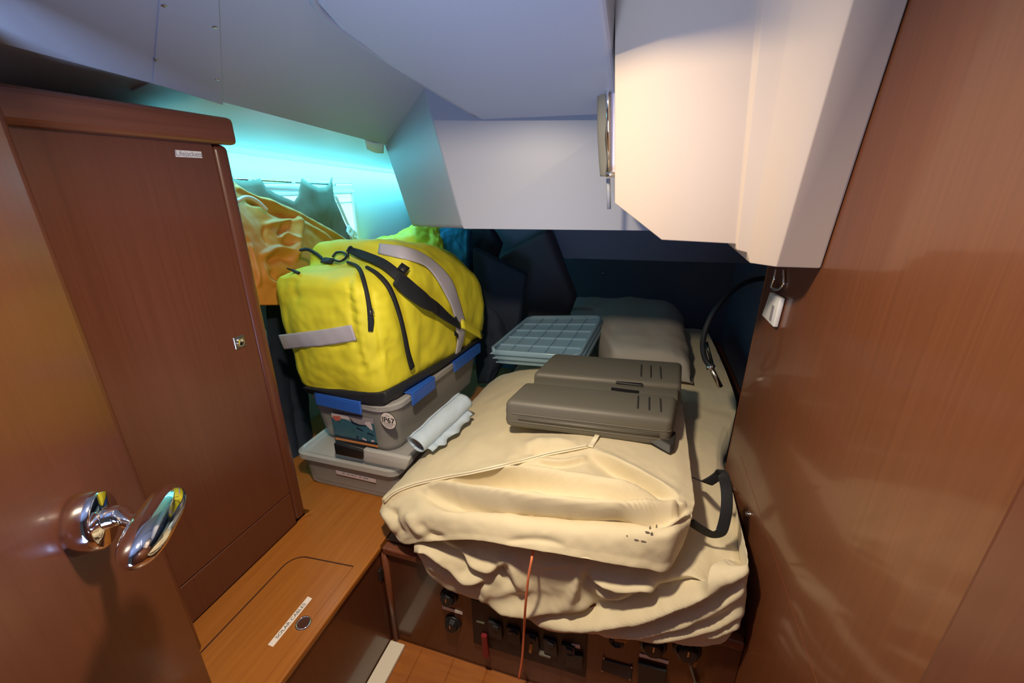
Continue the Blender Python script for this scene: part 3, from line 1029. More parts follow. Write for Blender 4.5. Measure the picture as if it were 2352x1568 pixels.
zl = [(882, 1151), (905, 1131), (952, 1112), (1018, 1097), (1083, 1085), (1150, 1070), (1200, 1058), (1260, 1042), (1310, 1032), (1350, 1024)]
zp = snap(zl, g, 0.004)
zz = obj('zipper', tube(zp, 1.0, 8, spline=70, flat=(0.0052, 0.0022, (0, -0.6, 0.8))), M_PIPING, uc, True)
zp2 = [p + np.array([0, -0.002, 0.003]) for p in zp]
obj('zip_coil', tube(zp2, 0.0015, 6, spline=70), M_CONT, zz, True)
sp = snap([(1357, 1026), (1362, 1016), (1368, 1006), (1374, 996)], g, 0.003)
obj('seam_tape', tube(sp, 1.0, 8, spline=20, flat=(0.007, 0.0018, (0, -0.4, 0.9))), M_PIPING, uc, True)
# black carrying strap at the right end
sp = [PZ(1596, 1098, .69), PY(1625, 1108, 1.02), PY(1650, 1092, 1.02), PY(1658, 1085, 1.0), PY(1668, 1120, .985), PY(1668, 1175, .960), PY(1655, 1222, .945), PY(1635, 1227, .94), PY(1600, 1208, .93), PY(1585, 1196, .93)]
obj('strap', tube(sp, 1.0, 10, spline=60, flat=(0.0135, 0.0016, (0.1, 1, 0.2))), M_BLACKWEB, uc, True)
# smudges on the lower right of the front
sm = [(1487, 1222), (1497, 1226), (1462, 1240), (1478, 1243), (1493, 1212), (1508, 1209), (1440, 1230)]
for p, (a_, b_) in zip(snap(sm, g, 0.0012), [(.006, .003), (.003, .006), (.006, .003), (.007, .0025), (.002, .006), (.0018, .007), (.002, .002)]):
    bb_ = bmesh.new()
    vs = [bb_.verts.new((p[0] + a_ * math.cos(k * math.pi / 4), p[1], p[2] + b_ * math.sin(k * math.pi / 4))) for k in range(8)]
    bb_.faces.new(vs)
    obj('smudge', bb_, M_STAIN, uc)

# orange cord that hangs from under the cushion
cp_ = [PY(1224, 1266, .822), PY(1221, 1285, .800), PY(1213, 1330, .788), PY(1207, 1390, .792), PY(1205, 1420, .805), PY(1203, 1460, .828), PY(1199, 1515, .835), PY(1192, 1557, .838)]
t = obj('pull_cord', tube(cp_, 0.0034, 10, spline=60), M_CORD, None, True)
tag(t, 'thin coral-orange cord hanging down from under the upper cushion', 'cord')

# ------------------------------------------------------------------ grey case on the cushion
zt = 0.850
cs = thing('hard_case', 'closed dark grey plastic hard case lying on the cream cushion', 'case', (-0.1, 1.35, 0.76))
def cz(px, py, z=zt): return PZ(px, py, z)


def quadbox(q, ztop, zbot, bev, seg, nm, m, par):
    pts = [np.array([p[0], p[1], zbot]) for p in q]
    return obj(nm, prism(pts, (0, 0, ztop - zbot), bev, seg), m, par, True)


fq = [cz(1180, 905), cz(1552, 962), cz(1560, 880), cz(1232, 868), cz(1182, 880)]
fl_ = [np.array([p[0], p[1], 0]) for p in [(-0.372, 1.145), (0.140, 1.175), (0.163, 1.345), (-0.345, 1.305)]]
quadbox(fl_, 0.850, 0.752, 0.020, 5, 'front_shell', M_CASE, cs)
md = [(-0.322, 1.300), (0.163, 1.338), (0.170, 1.420), (-0.318, 1.375)]
quadbox([np.array([*p, 0]) for p in md], 0.838, 0.765, 0.006, 2, 'spine', M_CASE, cs)
bkq = [(-0.335, 1.375), (0.178, 1.420), (0.195, 1.640), (-0.300, 1.590)]
quadbox([np.array([*p, 0]) for p in bkq], 0.852, 0.752, 0.018, 4, 'rear_shell', M_CASE, cs)
# raised line along the joint
lip_ = [(-0.352, 1.290, .808), (-0.3715, 1.172, .808), (-0.366, 1.152, .808), (-0.345, 1.1462, .808), (0.110, 1.1732, .808), (0.134, 1.1775, .808), (0.1425, 1.195, .808), (0.160, 1.325, .808)]
obj('seam_rib', tube(lip_, 0.0022, 8), M_CASE, cs, True)
obj('seam_rib', tube([(x, y, 0.779) for x, y, z in lip_], 0.0022, 8), M_CASE, cs, True)
obj('closure_rib', tube([(-0.325, 1.1468, 0.794), (0.105, 1.1722, 0.794)], 0.0055, 8), M_CASE, cs, True)
for k in range(3):
    x = 0.035 + k * 0.034
    obj('grip_rib', box((x, 1.212, 0.848), (x + 0.005, 1.300, 0.8535), 0.0015, 1), M_CASE_D, cs)
    obj('grip_rib', box((x + 0.006, 1.450, 0.850), (x + 0.011, 1.560, 0.8555), 0.0015, 1), M_CASE_D, cs)
obj('handle_slot', box((-0.052, 1.340, 0.8375), (0.040, 1.362, 0.8395)), M_BLACK, cs)
obj('handle_slot', box((-0.040, 1.396, 0.8375), (0.052, 1.418, 0.8455), 0.003, 1), M_BLACK, cs)
obj('hinge_pin', tube([(-0.332, 1.338, 0.806), (-0.318, 1.372, 0.806)], 0.009, 10), M_BLACK, cs, True)
obj('foot', prism([PZ(1488, 1014, .765), PZ(1538, 1044, .758), PZ(1549, 1036, .760), PZ(1552, 1010, .765)], (0, 0.02, 0.02), 0.004, 2), M_CASE_D, cs)

# ------------------------------------------------------------------ stack of clear blue trays
def tray(z, dx, dy, label):
    q = [np.array([-0.600 + dx, 1.66 + dy, z]), np.array([-0.215 + dx, 1.70 + dy, z]), np.array([-0.175 + dx, 2.33 + dy, z]), np.array([-0.560 + dx, 2.20 + dy, z])]
    t = thing('storage_tray', label, 'tray', sum(q) / 4, 'clear blue trays')
    obj('base', prism(q, (0, 0, 0.004), 0.0015, 1), M_TRAY, t)
    rim = []
    for k in range(4):
        a, c_ = q[k], q[(k + 1) % 4]
        for s in np.linspace(0.06, 0.94, 6):
            rim.append(a * (1 - s) + c_ * s + np.array([0, 0, 0.012]))
    rim.append(rim[0])
    obj('rim', tube(rim, 1.0, 8, flat=(0.007, 0.012, (0, 0, 1))), M_TRAY, t, True)
    for k in range(1, 5):
        s = k / 5
        obj('divider', tube([q[0] * (1 - s) + q[3] * s + (0, 0, .008), q[1] * (1 - s) + q[2] * s + (0, 0, .008)], 1.0, 8, flat=(0.0018, 0.0045, (0, 0, 1))), M_TRAY, t)
    for k in range(1, 5):
        s = k / 5
        obj('divider', tube([q[0] * (1 - s) + q[1] * s + (0, 0, .008), q[3] * (1 - s) + q[2] * s + (0, 0, .008)], 1.0, 8, flat=(0.0018, 0.0045, (0, 0, 1))), M_TRAY, t)
    return t


tray(0.730, 0.012, 0.03, 'clear blue plastic tray at the bottom of the stack behind the hard case')
tray(0.757, 0.004, 0.01, 'clear blue plastic tray in the middle of the stack behind the hard case')
tray(0.784, -0.002, -0.005, 'clear blue compartment tray on top of the stack behind the hard case')

# folded grey cushion at the far end
q = []
for x, top in [(-0.44, .70), (-0.40, .765), (-0.25, .785), (-0.08, .795), (0.08, .80), (0.20, .79), (0.27, .74), (0.29, .66)]:
    yf = 1.98 if x > -0.1 else 2.44
    q.append([(x, 2.85, top - 0.04), (x, 2.8, top), (x, 2.55, top + .003), (x, 2.2 if yf < 2.2 else yf + .1, top - 0.02), (x, yf, top - 0.05), (x, yf - 0.03, 0.63), (x, yf, 0.612), (x, 2.8, 0.612)])
g2 = surf(np.array(q, float), 70, 60, True)
g2 = wrinkle(g2, True, 0.010, 7, 2)
t = gridmesh('far_cushion', g2, M_GREYCUSH, None, True, True)
tag(t, 'creased grey folded cushion at the dark far end of the berth', 'cushion')

# charcoal back cushions leaning at the left
t = obj('back_cushion', prism([PY(1172, 770, 2.30), PY(1128, 600, 2.27), PY(1252, 532, 2.28), PY(1316, 690, 2.36), PY(1290, 760, 2.40)], (0.02, 0.08, 0.02), 0.02, 3), M_CHARCOAL, None, True)
tag(t, 'dark grey back cushion leaning in the shade behind the trays', 'cushion')
t = obj('black_board', prism([PY(1085, 572, 2.00), PY(1092, 770, 2.00), PY(1185, 770, 2.04), PY(1206, 632, 2.06)], (0.01, 0.03, 0.01), 0.006, 2), M_NAVY, None)
tag(t, 'thin black square board standing behind the yellow duffel bag', 'board')
gg = np.array([[PY(1088, 690, 2.0), PY(1092, 790, 1.98), PY(1096, 880, 1.95)], [PY(1135, 715, 2.0), PY(1140, 800, 1.96), PY(1118, 880, 1.9)], [PY(1175, 770, 2.05), PY(1170, 810, 2.0), PY(1125, 885, 1.92)]])
t = shell('dark_bag', wrinkle(surf(gg, 30, 30), False, 0.012, 9, 3), (0, 0.08, 0), M_NAVY)
tag(t, 'dark navy soft bag slumped between storage box and trays', 'bag')

# ------------------------------------------------------------------ storage boxes
def rrect(x0, x1, y0, y1, r, z, n=6, rot=0.0, piv=(0, 0)):
    pts = []
    for cx, cy, a0 in ((x1 - r, y0 + r, -90), (x1 - r, y1 - r, 0), (x0 + r, y1 - r, 90), (x0 + r, y0 + r, 180)):
        for k in range(n + 1):
            a = math.radians(a0 + 90 * k / n)
            pts.append((cx + r * math.cos(a), cy + r * math.sin(a)))
    c, s = math.cos(rot), math.sin(rot)
    return [np.array([piv[0] + (x - piv[0]) * c - (y - piv[1]) * s, piv[1] + (x - piv[0]) * s + (y - piv[1]) * c, z]) for x, y in pts]


def ringloft(loops, capb=True, capt=True):
    b = bmesh.new()
    rs = [[b.verts.new(tuple(p)) for p in L] for L in loops]
    n = len(rs[0])
    for i in range(len(rs) - 1):
        for k in range(n):
            b.faces.new([rs[i][k], rs[i][(k + 1) % n], rs[i + 1][(k + 1) % n], rs[i + 1][k]])
    if capb: b.faces.new(rs[0][::-1])
    if capt: b.faces.new(rs[-1])
    return b


# lower box with a black clip
b1 = thing('storage_box', 'lower clear plastic box with a black clip, standing on the bench', 'box', (-0.93, 1.3, ZB))
X0, X1, Y0, Y1 = -1.125, -0.735, 1.055, 1.62
obj('tub', ringloft([rrect(X0 + .012, X1 - .012, Y0 + .004, Y1, .03, ZB + .002), rrect(X0, X1, Y0, Y1, .03, ZB + .012), rrect(X0 - .012, X1 + .004, Y0 - .006, Y1, .035, 0.548), rrect(X0 - .006, X1 - .002, Y0 + .002, Y1 - .01, .03, 0.548), rrect(X0 + .008, X1 - .008, Y0 + .01, Y1 - .01, .03, ZB + .016)], True, True), M_BOX, b1)
lz = 0.550
obj('lid', ringloft([rrect(X0 - .028, X1 + .014, Y0 - .020, Y1 + .01, .04, lz), rrect(X0 - .028, X1 + .014, Y0 - .020, Y1 + .01, .04, lz + .020), rrect(X0 - .020, X1 + .006, Y0 - .012, Y1, .04, lz + .026), rrect(X0 - .01, X1 - .004, Y0, Y1 - .01, .03, lz + .022)]), M_BOXLID, b1)
obj('clip', prism([PY(766, 1018, Y0 - .024), PY(770, 1043, Y0 - .024), PY(832, 1056, Y0 - .024), PY(834, 1036, Y0 - .024)], (0, 0.012, 0), 0.003, 2), M_BLACK, b1, True)
obj('rim_block', prism([PY(833, 1032, Y0 - .021), PY(835, 1060, Y0 - .021), PY(930, 1080, Y0 - .021), PY(940, 1055, Y0 - .021)], (0, 0.02, 0), 0.004, 2), M_BOXLID, b1, True)
q = [PY(*p, Y0 - .0075) for p in [(771, 1080), (773, 1088), (864, 1109), (862, 1101)]]
nl = obj('name_label', prism(q, (0, 0.001, 0)), M_PRINTWHITE, b1)
d_ = (q[3] - q[0])
for s0, s1 in [(0.16, 0.24), (0.28, 0.36), (0.38, 0.47), (0.49, 0.53), (0.59, 0.66), (0.70, 0.82)]:
    a_ = q[0] + d_ * s0 + (0, -.0004, -.0022)
    c_ = q[0] + d_ * s1 + (0, -.0004, -.0022)
    obj('lettering', prism([a_, c_, c_ - (0, 0, .0042), a_ - (0, 0, .0042)], (0, .0002, 0)), M_GREYINK, nl)
t = obj('folded_papers', box((X0 + .03, Y0 + .03, ZB + .018), (X1 - .06, Y1 - .06, ZB + .075), 0.01, 2), M_CONT3)
tag(t, 'dark contents seen through the lower clear box', 'contents')
t = obj('packed_cloth', box((X0 + .03, Y0 + .02, ZB + .077), (X1 - .03, Y1 - .10, ZB + .108), 0.012, 2), M_PRINTGREY)
tag(t, 'pale folded cloth at the top of the lower clear box', 'cloth')

# upper box, turned a little, with blue clips and stickers
b2 = thing('storage_box', 'upper clear plastic box with blue clips and stickers under the yellow bag', 'box', (-0.93, 1.45, 0.58))
X0, X1, Y0, Y1 = -1.150, -0.765, 1.105, 1.80
RZ = -0.085
PV = (-0.80, 1.10)
def R4(x0, x1, y0, y1, r, z): return rrect(x0, x1, y0, y1, r, z, 8, RZ, PV)


zb, zr = 0.580, 0.782
obj('tub', ringloft([R4(X0 + .03, X1 - .03, Y0 + .03, Y1 - .03, .05, zb), R4(X0 + .02, X1 - .02, Y0 + .018, Y1 - .02, .06, zb + .014), R4(X0, X1, Y0, Y1, .055, zr - .022), R4(X0 + .005, X1 - .005, Y0 + .005, Y1 - .005, .051, zr - .022), R4(X0 + .024, X1 - .024, Y0 + .024, Y1 - .024, .056, zb + .018)], True, True), M_BOX, b2, False)
obj('lid', ringloft([R4(X0 - .008, X1 + .010, Y0 - .010, Y1 + .008, .078, zr - .022), R4(X0 - .010, X1 + .012, Y0 - .012, Y1 + .01, .08, zr - .004), R4(X0 - .004, X1 + .006, Y0 - .006, Y1 + .004, .076, zr + .002), R4(X0 + .012, X1 - .010, Y0 + .010, Y1 - .012, .07, zr + .002), R4(X0 + .018, X1 - .016, Y0 + .016, Y1 - .018, .066, zr - .006), R4(X0 + .03, X1 - .028, Y0 + .028, Y1 - .03, .06, zr - .006), R4(X0 + .034, X1 - .032, Y0 + .032, Y1 - .034, .058, zr + .008)]), M_BOXLID, b2, False)


def rp(x, y, z):
    c, s = math.cos(RZ), math.sin(RZ)
    return np.array([PV[0] + (x - PV[0]) * c - (y - PV[1]) * s, PV[1] + (x - PV[0]) * s + (y - PV[1]) * c, z])


def clipbar(pa, pb, nrm):
    n_ = np.array(nrm) * 0.010
    poly_ = [pa + (0, 0, .006), pb + (0, 0, .006), pb + (0, 0, -.040), pa + (0, 0, -.040)]
    bmc = prism([p + n_ for p in poly_], -n_ * 0.8, 0.003, 2)
    top_ = [pa + (0, 0, .006) + n_, pb + (0, 0, .006) + n_, pb + (0, 0, .006) - n_ * 2.6, pa + (0, 0, .006) - n_ * 2.6]
    prism(top_, (0, 0, .004), 0.001, 1, bm=bmc)
    obj('clip', bmc, M_BLUECLIP, b2)


ex = rp(1, 0, 0) - rp(0, 0, 0)
ey = rp(0, 1, 0) - rp(0, 0, 0)
clipbar(rp(-1.08, Y0 - .012, zr), rp(-0.875, Y0 - .012, zr), -ey)
clipbar(rp(X1 + .012, Y0 + .10, zr), rp(X1 + .012, Y0 + .255, zr), ex)
clipbar(rp(X1 + .012, Y0 + .41, zr), rp(X1 + .012, Y1 - .03, zr), ex)
# round sticker
def onbox(px, py, lift=0.0):
    d = ray(px, py)
    p0 = rp(X0, Y0 + .009 - 0.006, 0.68) - ey * 0.004
    t_ = ((p0 - CAM) @ ey) / (d @ ey)
    p = CAM + d * t_
    return p - ey * lift


cst = onbox(892, 966)
Rr = 0.0335
def disc(c, r, m, nm, par, lift):
    b_ = bmesh.new()
    vs = [b_.verts.new(tuple(c - ey * lift + ex * r * math.cos(2 * math.pi * k / 40) + np.array([0, 0, r * math.sin(2 * math.pi * k / 40)]))) for k in range(40)]
    b_.faces.new(vs)
    ext = bmesh.ops.extrude_face_region(b_, geom=b_.faces[:])
    bmesh.ops.translate(b_, vec=tuple(ey * 0.0005), verts=[e for e in ext['geom'] if isinstance(e, bmesh.types.BMVert)])
    return obj(nm, b_, m, par)


rs_ = disc(cst, Rr, M_INK, 'round_sticker', b2, 0.001)
disc(cst, Rr - .0022, M_PINKWHITE, 'sticker_face', rs_, 0.0016)
text('lettering', 'IP67', cst - ey * 0.002 + (0, 0, 0.002), ex, (0, 0, 1), 0.0195, M_INK, rs_, width=0.053, bold=0.02)
for k, w_ in enumerate([0.040, 0.035, 0.024]):
    z_ = -0.0135 - 0.0050 * k
    obj('small_print', prism([cst - ey * .0019 + ex * s_ * w_ / 2 + (0, 0, z_ + h_) for s_, h_ in ((-1, 0), (1, 0), (1, .0018), (-1, .0018))], -ey * .0001), M_GREYINK, rs_)
obj('small_print', prism([cst - ey * .0019 + ex * s_ * .008 + (0, 0, .0190 + h_) for s_, h_ in ((-1, 0), (1, 0), (1, .002), (-1, .002))], -ey * .0001), M_GREYINK, rs_)
obj('small_print', prism([cst - ey * .0019 + ex * s_ * .0275 + (0, 0, -.0095 + h_) for s_, h_ in ((-1, 0), (1, 0), (1, .0008), (-1, .0008))], -ey * .0001), M_INK, rs_)
# printed picture sticker
def bq(quad, m, nm, par, lift):
    return obj(nm, prism([onbox(*p, lift) for p in quad], ey * 0.0004), m, par)


ps = bq([(760, 947), (857, 961), (869, 1026), (771, 1006)], M_SEA, 'picture_sticker', b2, 0.001)
bq([(761, 947), (857, 961), (859, 972), (838, 976), (815, 973), (800, 964), (785, 960), (762, 958)], M_PRINTGREY, 'printed_sky', ps, 0.0015)
bq([(762, 949), (800, 955), (803, 964), (785, 960), (763, 957)], M_PRINTWHITE, 'printed_cloud', ps, 0.0018)
bq([(765, 954), (782, 955), (784, 964), (772, 966), (766, 960)], M_PRINTRED, 'printed_badge', ps, 0.0021)
bq([(804, 958), (812, 968), (826, 974), (842, 976), (842, 978), (824, 977), (809, 971)], M_PRINTDARK, 'printed_boat', ps, 0.0021)
bq([(838, 969), (850, 968), (855, 978), (857, 988), (850, 984), (840, 974)], M_PRINTWHITE, 'printed_bow', ps, 0.0021)
bq([(820, 980), (835, 988), (835, 990), (820, 983)], M_PRINTDARK, 'printed_paddle', ps, 0.0021)
bq([(845, 992), (860, 999), (860, 1001), (845, 995)], M_PRINTDARK, 'printed_paddle', ps, 0.0021)
bq([(769, 997), (868, 1017), (869, 1023), (770, 1004)], M_PRINTDARK, 'printed_band', ps, 0.0018)
bq([(770, 1003), (869, 1022), (869.5, 1027), (772, 1008)], M_PRINTORANGE, 'printed_band', ps, 0.0021)
bq([(832, 1004), (842, 1008), (843, 1012), (835, 1009)], M_PRINTWHITE, 'printed_figure', ps, 0.0023)
bq([(819, 999), (824, 1002), (825, 1006), (820, 1005)], M_PRINTDARK, 'printed_figure', ps, 0.0023)
bq([(853, 1010), (860, 1010), (861, 1014), (854, 1014)], M_PRINTWHITE, 'printed_figure', ps, 0.0023)
# contents of the upper box
t = obj('rolled_cloth', tube([rp(-0.86, 1.25, .65), rp(-0.855, 1.45, .655), rp(-0.85, 1.68, .66)], [0.040, 0.055, 0.045], 16), M_CONT, None, True)
tag(t, 'cream rolled cloth seen through the side of the upper clear box', 'cloth')
t = obj('brown_pouch', box(tuple(rp(-0.90, 1.70, .605)), tuple(rp(-0.81, 1.76, .72)), 0.012, 2), M_CONT2)
tag(t, 'brown pouch at the far end of the upper clear box', 'pouch')
t = obj('dark_pouch', prism([rp(-1.10, 1.17, .604), rp(-0.93, 1.17, .604), rp(-0.93, 1.50, .604), rp(-1.10, 1.50, .604)], (0, 0, .11), 0.015, 2), M_CONT3)
tag(t, 'dark pouch behind the picture sticker inside the upper clear box', 'pouch')

# ------------------------------------------------------------------ pale blue roll
rl = thing('rolled_mat', 'pale blue rolled mat with crumpled flap lying beside the clear boxes', 'mat', PZ(1010, 985, .70))
pa, pb = PZ(958, 1030, .655), PZ(1068, 928, .712)
ax_ = pb - pa
L_ = np.linalg.norm(ax_)
ax_ /= L_
sx_ = np.cross(ax_, [0, 0, 1]); sx_ /= np.linalg.norm(sx_)
uz_ = np.cross(sx_, ax_)
gr_ = []
for i in range(26):
    s = i / 25
    row = []
    for k in range(64):
        a = k / 63 * 2 * math.pi * 1.35 + 1.9
        r_ = 0.040 - 0.0045 * k / 63 * 1.5
        sq = 0.62 if s < 0.08 else 0.72
        row.append(pa + ax_ * (s * L_) + sx_ * (r_ * 1.02 * math.cos(a)) + uz_ * (r_ * (sq + 0.14) * math.sin(a) + 0.018))
    gr_.append(row)
gr_ = wrinkle(np.array(gr_), False, 0.003, 18, 7)
ro = gridmesh('roll', gr_, M_ROLL, rl)
so = ro.modifiers.new('solid', 'SOLIDIFY'); so.thickness = 0.0028; so.offset = 0
inn = np.array([[pa + ax_ * (0.012 + s * (L_ - 0.03)) + sx_ * (0.029 * math.cos(a)) + uz_ * (0.019 * math.sin(a) + 0.018) for a in np.linspace(0, 2 * math.pi, 24, endpoint=False)] for s in np.linspace(0, 1, 6)])
gridmesh('inner_layer', inn, M_ROLLIN, rl, True)
fr = []
rnd = random.Random(5)
for i in range(13):
    s = 0.06 + 0.84 * i / 12
    base = pa + ax_ * (s * L_)
    z1, z2, z3 = rnd.uniform(-.004, .006), rnd.uniform(-.010, .016), rnd.uniform(-.004, .012)
    w_ = 0.016 + 0.014 * math.sin(math.pi * s) + z2 * 0.6
    fr.append([base + sx_ * 0.030 + uz_ * 0.004, base + sx_ * (0.030 + w_ * .5) + uz_ * (-0.006 + z1) + ax_ * z2 * .5, base + sx_ * (0.030 + w_) + uz_ * (-0.014 + z3) + ax_ * z1])
fo = gridmesh('crumpled_flap', catmull(np.array(fr), 40), M_ROLL, rl)
so = fo.modifiers.new('solid', 'SOLIDIFY'); so.thickness = 0.002; so.offset = 0

# ------------------------------------------------------------------ yellow duffel bag
bg = thing('duffel_bag', 'bright yellow duffel bag with silver reflective bands on top of the boxes', 'bag', (-0.97, 1.45, 0.79))
# sections along the bag: (y, x left, x right, z bottom, z top, roundness)
def section(y, xl, xr, zb_, zt_, rnd, skew=0.0, nb=0.0):
    w = xr - xl
    h = zt_ - zb_
    P_ = [(0.06, 0.0), (0.5, -0.005), (0.94, 0.0), (1.00, 0.10), (1.015, 0.45), (1.0 - 0.04 * rnd, 0.76), (0.93 - 0.10 * rnd, 0.93 - 0.03 * rnd), (0.72 - 0.04 * rnd, 1.0), (0.45, 1.0 + 0.01 * rnd), (0.16 + 0.05 * rnd, 0.99 - 0.03 * rnd), (0.035 + 0.06 * rnd, 0.955 - 0.08 * rnd), (0.0, 0.84 - 0.12 * rnd), (-0.015, 0.40), (0.0, 0.10)]
    return [(xl + w * (u - 0.13 * v * max(0.0, 1 - u / 0.45)) + skew * v, y, zb_ + h * v) for u, v in P_]


zf = 0.797
secs = [
    section(1.100, -1.112, -0.845, zf + .030, 1.150, 0.25),
    section(1.104, -1.135, -0.820, zf + .012, 1.188, 0.15),
    section(1.125, -1.158, -0.792, zf, 1.212, 0.1),
    section(1.200, -1.170, -0.778, zf, 1.225, 0.2),
    section(1.285, -1.175, -0.765, zf, 1.240, 0.35),
    section(1.330, -1.178, -0.762, zf, 1.300, 0.25),
    section(1.420, -1.180, -0.752, zf, 1.296, 0.5),
    section(1.560, -1.175, -0.738, zf - .004, 1.268, 1.0),
    section(1.700, -1.165, -0.728, zf - .004, 1.240, 1.1),
    section(1.790, -1.150, -0.722, zf, 1.195, 1.2),
    section(1.840, -1.120, -0.740, zf + .02, 1.135, 1.2),
    section(1.860, -1.070, -0.790, zf + .06, 1.090, 1.0),
]
# the bag follows the turn of the box
def turn(p):
    x, y, z = p
    c, s = math.cos(RZ * 0.55), math.sin(RZ * 0.55)
    return (PV[0] + (x - PV[0]) * c - (y - PV[1]) * s, PV[1] + (x - PV[0]) * s + (y - PV[1]) * c, z)


c0 = np.mean(np.array(secs[0]), 0)
for sc_, dy in ((0.80, -0.008), (0.50, -0.013), (0.15, -0.015)):
    secs.insert(0, [tuple(c0 + (np.array(p) - c0) * sc_ + (0, dy, 0)) for p in secs[[i for i in range(len(secs)) if abs(secs[i][0][1] - 1.100) < 1e-6][0]]])
secs = [[turn(p) for p in s] for s in secs]
gb = surf(np.array(secs), 170, 150, True)
gb0 = gb.copy()
bf = [
    # edge between end face and side
    ([(815, 620), (822, 700), (835, 800), (850, 860)], 0.006, 8, 8, 0.1),
    ([(800, 640), (806, 720), (816, 800)], -0.004, 6, 6, 0.1),
    ([(640, 640), (720, 628), (800, 618)], 0.005, 6, 6, 0.1),
    ([(855, 660), (866, 740), (880, 840)], -0.006, 7, 7, 0.1),
    ([(910, 640), (935, 740), (945, 830)], -0.007, 9, 9, 0.1),
    ([(885, 680), (905, 760), (925, 830)], 0.006, 14, 14, 0.1),
    ([(680, 640), (672, 665), (690, 690)], -0.006, 9, 9, 0.2),
    ([(690, 660), (740, 690), (800, 660)], -0.003, 16, 16, 0.2),
    ([(750, 800), (800, 792), (835, 780)], -0.005, 5, 5, 0.2),
    ([(830, 860), (870, 840), (890, 815)], 0.005, 6, 6, 0.2),
    ([(820, 850), (850, 835), (880, 800)], -0.004, 6, 6, 0.2),
    ([(960, 820), (985, 790), (1005, 760)], -0.006, 7, 7, 0.2),
    ([(975, 835), (1005, 815), (1025, 790)], 0.005, 7, 7, 0.2),
    ([(955, 760), (975, 740), (1005, 735)], 0.004, 8, 8, 0.2),
    ([(880, 760), (895, 775), (915, 770)], 0.004, 6, 6, 0.2),
    ([(872, 810), (895, 815), (918, 800)], -0.004, 5, 5, 0.2),
]
for k in range(9):      # gathered stitching at the corner seam
    y = 640 + k * 25
    bf.append(([(790 + k * 4, y), (822 + k * 4, y + 6)], -0.003, 4, 4, 0.3))
    bf.append(([(862 + k * 2.5, y + 20), (885 + k * 2.5, y + 26)], -0.003, 4, 4, 0.3))
gb = fold(gb, True, bf, (0.6, -0.7, 0.3))
gb = wrinkle(gb, True, 0.006, 10, 9)
body = gridmesh('body', gb, M_YELLOW, bg, True, True)


def band(nm, pix, width, mt, par, lift=0.004, thick=0.0016, n=60, sp=True, up=None):
    """a ribbon laid on the bag along pixels of its visible side"""
    pts = np.array(snap(pix, gb, lift))
    if sp:
        pts = catmull(pts, n)
    # smooth and find the surface normal along it
    gp_ = gb.reshape(-1, 3)
    nn = gnormals(gb, True).reshape(-1, 3)
    nr = []
    for p in pts:
        k = np.argmin(((gp_ - p) ** 2).sum(1))
        v = nn[k]
        if v @ (CAM - p) < 0: v = -v
        nr.append(v)
    nr = np.array(nr)
    for _ in range(6):
        nr[1:-1] = (nr[:-2] + 2 * nr[1:-1] + nr[2:]) / 4
        pts[1:-1] = (pts[:-2] + 2 * pts[1:-1] + pts[2:]) / 4
    b_ = bmesh.new()
    T = np.gradient(pts, axis=0)
    rows = []
    ws = width if hasattr(width, '__len__') else [width] * len(pts)
    if len(ws) != len(pts):
        ws = np.interp(np.linspace(0, 1, len(pts)), np.linspace(0, 1, len(ws)), ws)
    for p, t_, v, w_ in zip(pts, T, nr, ws):
        s_ = np.cross(t_, v); s_ /= np.linalg.norm(s_) + 1e-9
        v = v / np.linalg.norm(v)
        rows.append([b_.verts.new(tuple(q_)) for q_ in (p - s_ * w_, p - s_ * w_ * .8 + v * thick, p + s_ * w_ * .8 + v * thick, p + s_ * w_, p + s_ * w_ - v * .004, p - s_ * w_ - v * .004)])
    for i in range(len(rows) - 1):
        for k in range(6):
            b_.faces.new([rows[i][k], rows[i][(k + 1) % 6], rows[i + 1][(k + 1) % 6], rows[i + 1][k]])
    b_.faces.new(rows[0][::-1]); b_.faces.new(rows[-1])
    return obj(nm, b_, mt, par, True)


band('reflective_band', [(646, 786), (690, 781), (750, 774), (812, 764)], 0.027, M_REFLECT, bg, 0.003)
band('reflective_band', [(870, 570), (930, 580), (980, 598), (1020, 640), (1045, 690), (1058, 740), (1060, 775), (1052, 812)], [0.018, 0.026, 0.032, 0.036, 0.036, 0.034, 0.030, 0.024], M_REFLECT, bg, 0.003)
band('pocket_zip', [(798, 601), (822, 612), (835, 640), (846, 690), (852, 735), (851, 760)], [0.004, 0.006, 0.007, 0.007, 0.010, 0.008], M_BLACKWEB, bg, 0.004, 0.003)
band('side_webbing', [(842, 612), (870, 630), (895, 660), (915, 710), (928, 760), (938, 810), (948, 845)], [0.006, 0.008, 0.009, 0.009, 0.010, 0.011, 0.012], M_BLACKWEB, bg, 0.004, 0.003)
band('top_zip', [(660, 616), (672, 620), (686, 626)], 0.005, M_BLACKWEB, bg, 0.005, 0.002)
band('piping', [(690, 574), (705, 572), (725, 582), (745, 598)], 0.006, M_BLACKWEB, bg, 0.010, 0.004)
obj('zip_pull', tube(snap([(856, 708), (860, 720), (852, 722), (850, 712)], gb, 0.008), 0.0012, 6), M_STEEL, bg, True)
